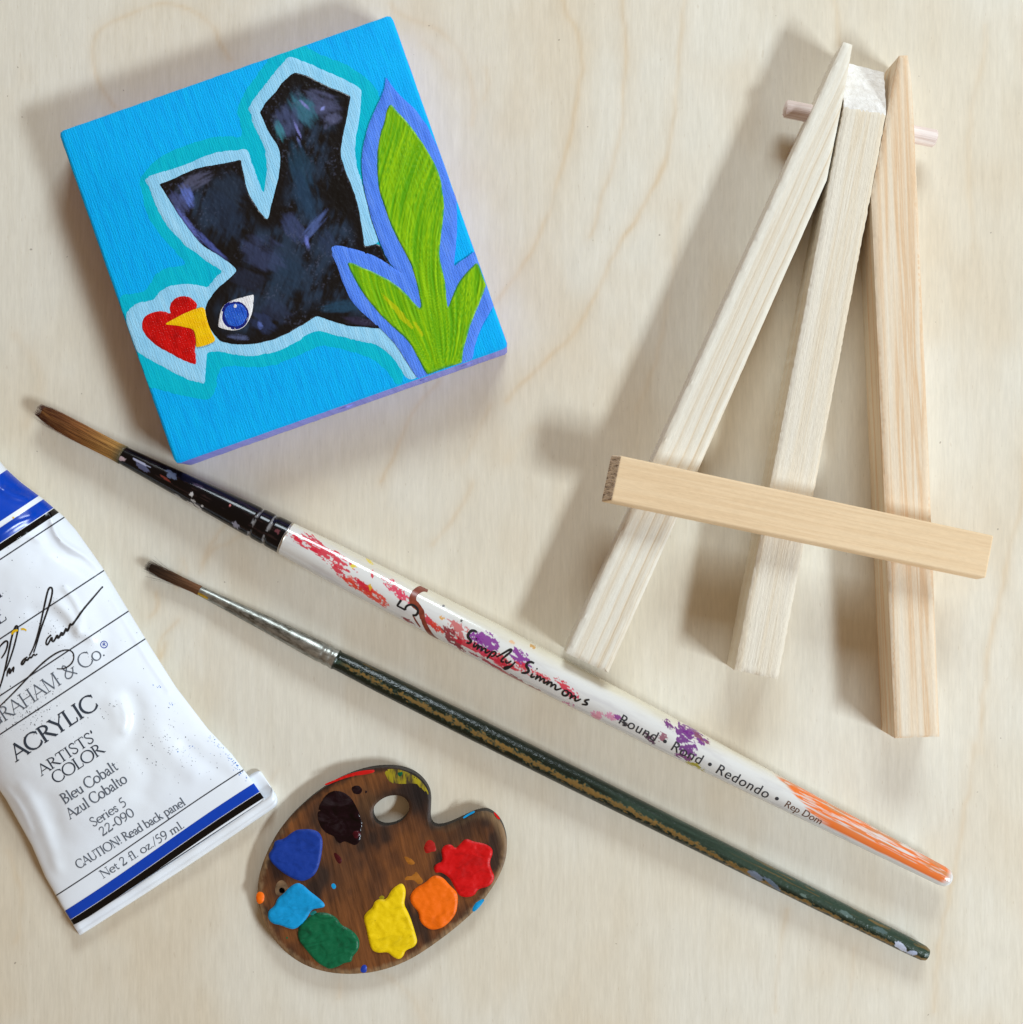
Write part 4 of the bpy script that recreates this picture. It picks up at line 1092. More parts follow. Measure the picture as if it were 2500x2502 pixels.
for cpt, rad_, cl_, k_ in ((P(1240, 320), 60, (34, 28, 28), .9), (P(1520, 590), 46, (52, 40, 34), .8), (P(300, 840), 42, (40, 22, 20), .8), (P(880, 380), 40, (120, 84, 52), .6), (P(660, 850), 80, (58, 48, 44), .5)):
    pc = pc + (lin(*cl_) - pc) * (k_ * np.exp(-(np.hypot(pp[:, 0] - cpt[0], pp[:, 1] - cpt[1]) / rad_) ** 2))[:, None]
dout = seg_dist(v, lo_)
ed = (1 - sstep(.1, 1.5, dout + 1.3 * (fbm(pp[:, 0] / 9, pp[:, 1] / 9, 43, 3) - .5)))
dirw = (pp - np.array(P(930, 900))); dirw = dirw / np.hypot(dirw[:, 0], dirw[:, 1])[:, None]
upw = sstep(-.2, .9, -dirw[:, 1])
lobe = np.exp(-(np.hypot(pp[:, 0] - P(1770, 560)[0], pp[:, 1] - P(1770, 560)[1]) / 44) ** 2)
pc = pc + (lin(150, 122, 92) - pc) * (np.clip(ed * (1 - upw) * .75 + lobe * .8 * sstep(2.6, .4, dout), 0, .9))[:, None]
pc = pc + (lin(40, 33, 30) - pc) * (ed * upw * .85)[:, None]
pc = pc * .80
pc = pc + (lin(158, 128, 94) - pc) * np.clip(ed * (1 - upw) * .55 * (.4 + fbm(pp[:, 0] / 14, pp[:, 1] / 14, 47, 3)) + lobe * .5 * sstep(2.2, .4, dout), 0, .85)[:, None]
pcols = np.vstack([pc, np.tile(lin(40, 30, 26), (len(v), 1))])
m_edge = plain('charred_edge', lin(34, 28, 25), .6, .4, 300)
vperm = []
prot = math.radians(14)
board = obj('board', verts, faces, [m_pal, m_edge], pal, smooth=True, slots=slots, at=W(*P(930, 900), 0), rz=prot, colors=pcols)
bm = bmesh.new(); bm.from_mesh(board.data); bmesh.ops.recalc_face_normals(bm, faces=bm.faces); bm.to_mesh(board.data); bm.free()
board.data.set_sharp_from_angle(angle=math.radians(50))

def dab(name, pts, h, mat, parent=pal, step=.42, k=.7, seed=1, wrinkle=.12, z0=None, n_s=2, label=None):
    """a dried dollop: traced outline, domed with a wrinkled skin"""
    lp = resample(wl(chaikin(pts, n_s), PT + h * .5), .3)
    if np.sum(lp[:, 0] * np.roll(lp[:, 1], -1) - np.roll(lp[:, 0], -1) * lp[:, 1]) < 0: lp = lp[::-1]
    v, f, d = fill(lp, step)
    e = sstep(0, k * .55, d) ** .7 * (.8 + .45 * fbm(v[:, 0] * .9, v[:, 1] * .9 + seed, seed + 9, 3))
    low = fbm(v[:, 0] * .45, v[:, 1] * .45, seed, 3)
    z = (PT - .03 if z0 is None else z0) + h * .58 * e * (.75 + .6 * (low - .4)) + wrinkle * (fbm(v[:, 0] * 1.3 + 9, v[:, 1] * 1.3, seed + 5, 3) - .5) * e
    o = obj(name, [(x, y, zz) for (x, y), zz in zip(v, z)], f, mat, parent)
    if label: o['label'] = label
    return o
def gloss(name, c, rough=.22, var=.12, bump=.06):
    t = NT(name); c = np.array(c)
    n = t.noise(t.coords((210, 330, 210)), 1, 4, .6, 1.4); w = t.noise(t.coords((420, 900, 420)), 1, 4, .6, .8)
    base_ = t.ramp(n, [(.28, tuple(np.clip(c * (1 - var * 1.8), 0, 1))), (.5, tuple(c)), (.72, tuple(np.clip(c * (1 + var * .5) + var * .03, 0, 1)))])
    grime = t.ramp(t.noise(t.coords((1400, 1400, 1400)), 1, 2), [(.70, 0.), (.76, .45)])
    t.base(t.mix(grime, base_, tuple(c * .45)))
    t.bump(t.math('ADD', w, t.math('MULTIPLY', n, .8)), bump * 1.6)
    return t.set(rough + .1, spec=.3)
m_plum = gloss('dark_plum_paint', lin(22, 3, 12), .08, .5); m_cob = gloss('cobalt_paint', lin(14, 56, 150), .4, .15); m_cer = gloss('cerulean_paint', lin(4, 152, 214), .4)
m_viri = gloss('viridian_paint', lin(4, 98, 62), .28, .3); m_cady = gloss('cadmium_yellow_paint', lin(242, 206, 0), .4, .12); m_oran = gloss('orange_paint', lin(250, 112, 4), .38, .1)
m_cadr = gloss('cadmium_red_paint', lin(212, 8, 12), .36, .16); m_och = gloss('ochre_smear', lin(166, 100, 22), .5, .25)
dab('paint_dab', tr(P, 660, 305, 720, 320, 770, 360, 800, 410, 825, 470, 845, 540, 830, 580, 835, 640, 800, 685, 760, 670, 720, 650, 690, 672, 665, 650, 650, 620, 600, 600, 560, 560, 535, 500, 540, 430, 570, 370, 610, 325), .5, m_plum, seed=3, wrinkle=.5, label='dark plum dab of dried paint')
dab('paint_dab', tr(P, 248, 645, 310, 640, 380, 580, 430, 570, 500, 570, 550, 590, 575, 640, 570, 720, 555, 800, 530, 870, 480, 910, 430, 925, 370, 905, 310, 870, 260, 830, 215, 780, 205, 740, 240, 700), .8, m_cob, seed=5, label='dark blue dab of paint')
dab('paint_dab', tr(P, 400, 930, 440, 945, 480, 985, 540, 1030, 585, 1070, 590, 1095, 560, 1105, 510, 1110, 490, 1130, 470, 1170, 430, 1220, 380, 1250, 335, 1240, 290, 1220, 230, 1210, 200, 1170, 205, 1120, 250, 1090, 265, 1040, 310, 1005, 350, 960), .9, m_cer, seed=6, label='light blue dab of paint')
dab('paint_dab', tr(P, 510, 1140, 560, 1130, 620, 1140, 670, 1170, 700, 1220, 750, 1240, 800, 1280, 825, 1330, 815, 1390, 775, 1430, 770, 1470, 720, 1475, 680, 1500, 620, 1520, 580, 1500, 530, 1470, 470, 1400, 420, 1340, 400, 1290, 410, 1230, 450, 1190), 1.0, m_viri, seed=8, wrinkle=.3, label='dark green dab of paint')
dab('paint_dab', tr(P, 1105, 932, 1130, 960, 1135, 1010, 1120, 1080, 1150, 1130, 1180, 1210, 1200, 1280, 1215, 1330, 1190, 1370, 1130, 1390, 1120, 1430, 1085, 1455, 1040, 1430, 1010, 1400, 950, 1410, 900, 1390, 880, 1320, 865, 1240, 845, 1170, 870, 1130, 910, 1100, 920, 1060, 960, 1040, 1000, 1050, 1030, 990, 1060, 960), 1.0, m_cady, seed=9, wrinkle=.2, label='bright yellow dab of paint')
dab('paint_dab', tr(P, 1340, 880, 1390, 900, 1430, 950, 1485, 1000, 1485, 1070, 1475, 1140, 1430, 1200, 1380, 1240, 1310, 1255, 1260, 1230, 1225, 1190, 1220, 1130, 1180, 1090, 1160, 1050, 1170, 1000, 1210, 960, 1270, 930, 1300, 895), .95, m_oran, seed=12, label='orange dab of paint')
dab('paint_dab', tr(P, 1540, 630, 1590, 655, 1660, 665, 1710, 690, 1725, 730, 1700, 790, 1710, 840, 1740, 900, 1700, 960, 1620, 975, 1600, 1020, 1540, 1035, 1490, 1020, 1460, 960, 1430, 900, 1370, 860, 1330, 870, 1320, 830, 1345, 800, 1385, 790, 1370, 720, 1390, 680, 1440, 670, 1470, 705, 1500, 670), .85, m_cadr, seed=14, wrinkle=.2, label='bright red dab of paint')
t = NT('dry_yellow_smear'); a_ = t.noise(t.coords((500, 120, 1)), 1, 5, .6)
t.base(t.ramp(a_, [(.42, tuple(lin(64, 50, 30))), (.52, tuple(lin(150, 134, 14))), (.7, tuple(lin(176, 162, 20)))])); m_dry = t.set(.5)
for nm, pts, h, mt in (('paint_smear', (985, 172, 1040, 160, 1110, 170, 1190, 206, 1246, 250, 1290, 320, 1286, 345, 1240, 300, 1190, 260, 1120, 270, 1060, 280, 1020, 250, 990, 215), .12, m_dry),
                       ('paint_smear', (578, 268, 650, 240, 740, 200, 830, 175, 932, 166, 925, 188, 860, 205, 760, 215, 680, 242, 600, 275), .35, gloss('red_smear', lin(206, 24, 20), .3)),
                       ('paint_smear', (1115, 740, 1160, 755, 1210, 790, 1190, 815, 1150, 810, 1120, 770), .12, m_och),
                       ('paint_smear', (1110, 900, 1150, 880, 1185, 876, 1195, 840, 1225, 868, 1268, 920, 1235, 950, 1205, 934, 1180, 912, 1130, 920), .15, m_och),
                       ('paint_speck', (1300, 635, 1335, 660, 1345, 722, 1305, 725, 1270, 740, 1250, 700, 1270, 650), .3, gloss('thin_red_paint', lin(168, 26, 20), .3, .3)),
                       ('paint_speck', (765, 280, 810, 270, 845, 290, 840, 330, 800, 340, 770, 320), .3, m_plum), ('paint_speck', (862, 300, 880, 296, 878, 325, 862, 335, 856, 320), .2, m_plum),
                       ('paint_speck', (650, 720, 665, 722, 712, 775, 695, 812, 668, 792, 646, 750), .3, gloss('wine_paint', lin(72, 12, 20), .25, .3)), ('paint_speck', (832, 680, 872, 660, 862, 685, 838, 694), .2, m_plum), ('paint_speck', (1072, 185, 1100, 178, 1128, 188, 1110, 210, 1092, 222, 1076, 208), .25, m_viri),
                       ('paint_speck', (124, 1010, 150, 986, 178, 1000, 184, 1035, 170, 1070, 140, 1078, 124, 1050), .6, m_oran), ('paint_speck', (832, 1500, 845, 1482, 868, 1484, 876, 1510, 868, 1538, 838, 1540, 824, 1522), .5, gloss('ultramarine_paint', lin(30, 62, 168), .3)),
                       ('paint_speck', (1578, 1112, 1600, 1068, 1640, 1044, 1672, 1040, 1640, 1088, 1592, 1135), .5, m_cer), ('paint_speck', (626, 945, 640, 930, 662, 934, 670, 960, 655, 978, 636, 972), .35, m_cer), ('paint_speck', (545, 868, 556, 872, 552, 888, 540, 884), .2, m_cob),
                       ('paint_speck', (785, 1175, 820, 1168, 850, 1176, 845, 1190, 812, 1186, 788, 1188), .15, gloss('pink_paint', lin(196, 148, 170), .4)), ('paint_speck', (250, 1280, 270, 1276, 284, 1300, 266, 1312), .15, m_viri), ('paint_speck', (326, 1270, 350, 1280, 345, 1310, 325, 1320), .15, m_viri), ('paint_speck', (778, 1508, 792, 1506, 794, 1524, 780, 1526), .2, m_viri), ('paint_speck', (945, 1032, 975, 1008, 1000, 1030, 985, 1052, 960, 1050), .3, gloss('olive_paint', lin(150, 134, 10), .4)),
                       ('paint_speck', (770, 575, 810, 570, 835, 600, 828, 640, 790, 640, 768, 610), .75, gloss('crimson_glaze', lin(70, 8, 22), .2, .3)),
                       ('paint_speck', (488, 1130, 520, 1115, 540, 1130, 520, 1150, 480, 1165), .6, gloss('blue_green_paint', lin(20, 120, 116), .3)),
                       ('paint_speck', (1722, 452, 1738, 458, 1774, 500, 1766, 508, 1745, 492), .35, m_cadr), ('paint_speck', (1516, 494, 1545, 470, 1600, 442, 1604, 456, 1560, 478, 1525, 500), .35, m_cer)):
    dab(nm, tr(P, *pts), h, mt, step=.5, k=.5, seed=len(pts), wrinkle=.05)
# bare wood round the drilled hole
v, f, d = fill([W(*p, PT)[:2] for p in chaikin(tr(P, 252, 985, 262, 930, 300, 905, 335, 935, 348, 975, 335, 1005, 300, 1018, 265, 1015), 2)][::-1], .6, [lh2])
obj('worn_wood', [(x, y, PT + .015) for x, y in v], f, plain('bare_wood', lin(112, 86, 60), .6, .6, 600), pal)

# ================================================================== tube of paint
TC = np.array((389.0, 2069.0)); EU = np.array((.835, -.55)); EU /= np.linalg.norm(EU); EW = np.array((EU[1], -EU[0]))
def to_uw(p): q = np.array(p, float) - TC; return q @ EU, q @ EW
Whalf = lambda w: np.interp(w, [-45, 0, 93, 175, 304, 420, 524, 650, 760, 801, 869, 930, 981, 1060, 1085], [280, 279, 273, 258, 249, 251, 255, 260, 256, 250, 230, 208, 195, 186, 178])
Hgt = lambda w: np.interp(w, [-45, 0, 60, 175, 300, 450, 620, 800, 930, 1060, 1085], [3.1, 3.3, 4.6, 7.2, 9.5, 11.5, 13.0, 14.5, 17, 20, 20])
creases = [(tr(T1, 345, 380, 372, 450, 385, 560, 430, 650, 520, 715, 620, 760, 720, 850), .80, 7), (tr(T1, 300, 560, 360, 680, 470, 770, 600, 820, 690, 880), -.75, 20),
           (tr(T1, 420, 1120, 500, 1190, 545, 1280, 600, 1330, 660, 1360), .5, 12), (tr(T1, 250, 1170, 340, 1180, 430, 1230, 500, 1330), -.5, 20),
           (tr(T1, 830, 1090, 960, 1320, 1080, 1520, 1230, 1740), .5, 8), (tr(T2, 890, 20, 930, 140, 890, 270, 800, 330), -.65, 26), (tr(T2, 760, 60, 830, 180, 780, 330), .4, 22),
           (tr(T2, 1080, 260, 1180, 420, 1300, 520), .35, 22), (tr(T2, 950, 420, 1010, 520, 960, 640), -.4, 26), (tr(T2, 330, 700, 380, 850, 420, 960), -.4, 24), (tr(T2, 150, 620, 240, 760, 330, 980, 380, 1150), .35, 16),
           (tr(T1, 470, 1000, 545, 1090, 600, 1230, 560, 1330), .45, 7), (tr(T1, 120, 640, 210, 610, 300, 660), .4, 7), (tr(T2, 820, 40, 860, 160, 830, 240), .4, 8), (tr(T2, 40, 640, 130, 740, 200, 900), .4, 8), (tr(T2, 1250, 330, 1400, 460, 1560, 560), -.3, 18), (tr(T1, 30, 290, 110, 330, 190, 350), .7, 10), (tr(T1, 0, 610, 120, 520, 220, 480), .6, 12), (tr(T1, 60, 720, 180, 700, 300, 760), -.35, 26), (tr(T1, 700, 1150, 780, 1320, 760, 1480), -.35, 24)]
CR = [(np.array(chaikin(pts, 1, closed=False)), a, sg) for pts, a, sg in creases]
def wrinkle_at(u, w):
    px = TC + u[:, None] * EU + w[:, None] * EW
    wr = np.zeros(len(u))
    for pts, a, sg in CR:
        near = (px[:, 0] > pts[:, 0].min() - 3 * sg) & (px[:, 0] < pts[:, 0].max() + 3 * sg) & (px[:, 1] > pts[:, 1].min() - 3 * sg) & (px[:, 1] < pts[:, 1].max() + 3 * sg)
        if near.any(): wr[near] += a * np.exp(-(seg_dist(px[near], pts, closed=False) / sg) ** 2)
    return wr + 0.5 * (fbm(px[:, 0] / 110, px[:, 1] / 110, 51, 2) - .5) + .12 * (fbm(px[:, 0] / 26, px[:, 1] / 26, 53, 2) - .5)
GU, GW, GS = -300.0, -60.0, 3.0
_gu, _gw = np.meshgrid(np.arange(GU, 301, GS), np.arange(GW, 1101, GS), indexing='ij')
WR = wrinkle_at(_gu.ravel(), _gw.ravel()).reshape(_gu.shape)
def tube_z(u, w):
    """upper skin of the tube (mm) at tube coordinates u, w (pixels)"""
    u = np.atleast_1d(np.asarray(u, float)); w = np.atleast_1d(np.asarray(w, float))
    U = Whalf(w); h = Hgt(w); s_ = np.clip(np.abs(u) / U, 0, 1)
    e = (1 - s_ ** 2.3) ** np.interp(w, [-45, 20, 160], [.12, .2, .62])
    z = h * .42 + h * .58 * e
    i = np.clip((u - GU) / GS, 0, WR.shape[0] - 1.001); j = np.clip((w - GW) / GS, 0, WR.shape[1] - 1.001)
    a, b = i.astype(int), j.astype(int); i = i - a; j = j - b
    wr = (WR[a, b] * (1 - i) + WR[a + 1, b] * i) * (1 - j) + (WR[a, b + 1] * (1 - i) + WR[a + 1, b + 1] * i) * j
    fade = sstep(1.0, .86, s_) * sstep(-10, 110, w) * sstep(1085, 1000, w)
    return z + wr * fade
def tube_pt(u, v, lift=.05):
    uu, ww = to_uw((u, v))
    z = float(tube_z(uu, ww)[0]) + lift
    return W(u, v, z)
def tube_uw(u, w, lift=.05):
    q = TC + u * EU + w * EW
    return W(q[0], q[1], float(tube_z(u, w)[0]) + lift)

tube = empty('paint_tube', 'crumpled white metal tube of acrylic paint with blue and black bands, rolled end', 'paint tube', W(*TC, 0), math.atan2(-EU[1], EU[0]))
t = NT('white_enamelled_aluminium'); nn = t.noise(t.coords((40, 40, 40)), 1, 3)
t.base(t.ramp(nn, [(.3, tuple(lin(236, 243, 254))), (.7, tuple(lin(242, 248, 255)))])); t.bump(t.noise(t.coords((220, 220, 220)), 1, 3), .04)
m_tube = t.set(.30, spec=.4, coat=.12)
rows = np.r_[np.arange(-45, 1085, 6.0), 1085]; nu = 110
vs = []; fs = []
sc_ = np.cos(np.linspace(math.pi, 0, nu))
for w_ in rows:
    U = float(Whalf(w_)); us = sc_ * U
    zt = tube_z(us, np.full(nu, w_)); h = float(Hgt(w_))
    for uu, z_ in zip(us, zt):
        q = TC + uu * EU + w_ * EW; vs.append(W(q[0], q[1], z_))
    for uu in us[1:-1][::-1]:
        q = TC + uu * EU + w_ * EW; s_ = abs(uu) / U
        x, y, _ = W(q[0], q[1], h * .42); vs.append((x, y, h * .42 - h * .42 * (1 - s_ ** 2.3) ** .62 + .02))
nr = 2 * nu - 2
for i in range(len(rows) - 1):
    for k in range(nr):
        k2 = (k + 1) % nr
        fs.append((i * nr + k, i * nr + k2, (i + 1) * nr + k2, (i + 1) * nr + k))
fs.append(tuple(range(nr)))
fs.append(tuple((len(rows) - 1) * nr + k for k in range(nr))[::-1])
fs = [q[::-1] for q in fs]
body = obj('tube_body', vs, fs, m_tube, tube)
body.data.set_sharp_from_angle(angle=math.radians(60))
# rolled end
prof_ = [(-73, .3), (-75, 1.2), (-73, 2.2), (-69, 2.8), (-65, 2.95), (-62, 2.95), (-59, 2.95), (-54, 3.0), (-47, 2.95), (-44.5, 2.5), (-43, .9), (15, 1.0), (24, .9), (22, .4), (10, .05), (-60, .05)]
vs = []; fs = []; uu_ = np.r_[np.linspace(-281, 250, 40), np.linspace(262, 309, 14)]
for i, u_ in enumerate(uu_):
    e = max(0, 1 - ((u_ - 275) / 35.) ** 4) ** .5 if u_ > 275 else 1
    for w_, z_ in prof_:
        dent = (.10 * math.sin(u_ * .05 + w_ * .03) + .16 * float(vnoise(u_ / 22, w_ / 9, 8) - .5) - .28 * math.exp(-((w_ + 62) / 3.0) ** 2)) * (1 if z_ > 2 else 0)
        bulge = 6 * math.sin((u_ + 281) / 590 * math.pi)
        q = TC + u_ * EU + (w_ * (.55 + .45 * e) - bulge * (w_ < -40) * .5) * EW
        vs.append(W(q[0], q[1], max(.02, z_ * (.35 + .65 * e) + dent)))
n_p = len(prof_)
for i in range(len(uu_) - 1):
    for k in range(n_p):
        k2 = (k + 1) % n_p
        fs.append((i * n_p + k, i * n_p + k2, (i + 1) * n_p + k2, (i + 1) * n_p + k))
fs.append(tuple(range(n_p))[::-1]); fs.append(tuple((len(uu_) - 1) * n_p + k for k in range(n_p)))
o = obj('rolled_end', vs, fs, m_tube, tube)
bm = bmesh.new(); bm.from_mesh(o.data); bmesh.ops.recalc_face_normals(bm, faces=bm.faces); bm.to_mesh(o.data); bm.free()
# shoulder, neck and cap (beyond the picture's left edge)
def along(name, secs, mat, n=40):
    vs = []; fs = []; nw = np.array((EU[0], -EU[1]))
    for w_, ru, rz_, zc in secs:
        q = TC + w_ * EW
        x, y, _ = W(q[0], q[1], zc)
        vs += [(x + nw[0] * ru * math.cos(a), y + nw[1] * ru * math.cos(a), zc + rz_ * math.sin(a)) for a in np.linspace(0, 2 * math.pi, n, endpoint=False)]
    for i in range(len(secs) - 1):
        for k in range(n):
            k2 = (k + 1) % n; fs.append((i * n + k, i * n + k2, (i + 1) * n + k2, (i + 1) * n + k))
    fs.append(tuple(range(n))[::-1]); fs.append(tuple((len(secs) - 1) * n + k for k in range(n)))
    o = obj(name, vs, fs, mat, tube)
    bm = bmesh.new(); bm.from_mesh(o.data); bmesh.ops.recalc_face_normals(bm, faces=bm.faces); bm.to_mesh(o.data); bm.free()
    o.data.set_sharp_from_angle(angle=math.radians(40))
along('shoulder', [(1083, 15.2, 9.6, 9.8), (1095, 14.2, 9.2, 9.8), (1125, 7, 6.4, 9.8), (1130, 5.4, 5.4, 9.8), (1150, 5.4, 5.4, 9.8)], m_tube)
along('cap', [(1142, 8.0, 8.0, 9.8), (1145, 8.6, 8.6, 9.8), (1290, 7.2, 7.2, 9.8), (1297, 6.4, 6.4, 9.8)], plain('black_cap_plastic', lin(24, 24, 26), .35))

m_bblue = plain('cobalt_print', lin(0, 66, 186), .24, .05); m_bblk = plain('black_band_print', lin(8, 7, 9), .2, .05, spec=.35)
m_line = plain('grey_print', lin(58, 62, 70), .4, .1); m_txt = plain('slate_print', lin(96, 104, 116), .4, .1); m_dtxt = plain('dark_slate_print', lin(52, 62, 76), .4, .1)

def band(name, w0, w1, mat, lift=.05, inset=.4, u0=None, u1=None, curve=0.0):
    nw_ = max(2, int(abs(w1 - w0) / 5) + 1); nu_ = 130
    vs = []; fs = []
    for i in range(nw_):
        w_ = w0 + (w1 - w0) * i / (nw_ - 1)
        for k in range(nu_):
            s_ = math.cos(math.pi * (1 - k / (nu_ - 1)))
            wc_ = w_ + curve * math.sin(s_ * 2.2)
            U = float(Whalf(wc_)) - inset
            vs.append((s_ * U, wc_))
    vs = np.array(vs); zz = tube_z(vs[:, 0], vs[:, 1]) + lift
    out = []
    for (uu, ww), z_ in zip(vs, zz):
        q = TC + uu * EU + ww * EW; out.append(W(q[0], q[1], z_))
    for i in range(nw_ - 1):
        for k in range(nu_ - 1):
            fs.append((i * nu_ + k, i * nu_ + k + 1, (i + 1) * nu_ + k + 1, (i + 1) * nu_ + k))
    return obj(name, out, fs, mat, body)
band('blue_band', -26, -1, m_bblue, curve=4); band('black_band', -44, -27.5, m_bblk, curve=4)
band('blue_band', 834, 865, m_bblue); band('black_band', 817, 832, m_bblk); band('blue_band', 878, 974, m_bblue)
for w_ in (800, 638, 522, 443): band('printed_line', w_ - 1.5, w_ + 1.5, m_line)
band('printed_line', 40, 42.6, m_line, curve=3)

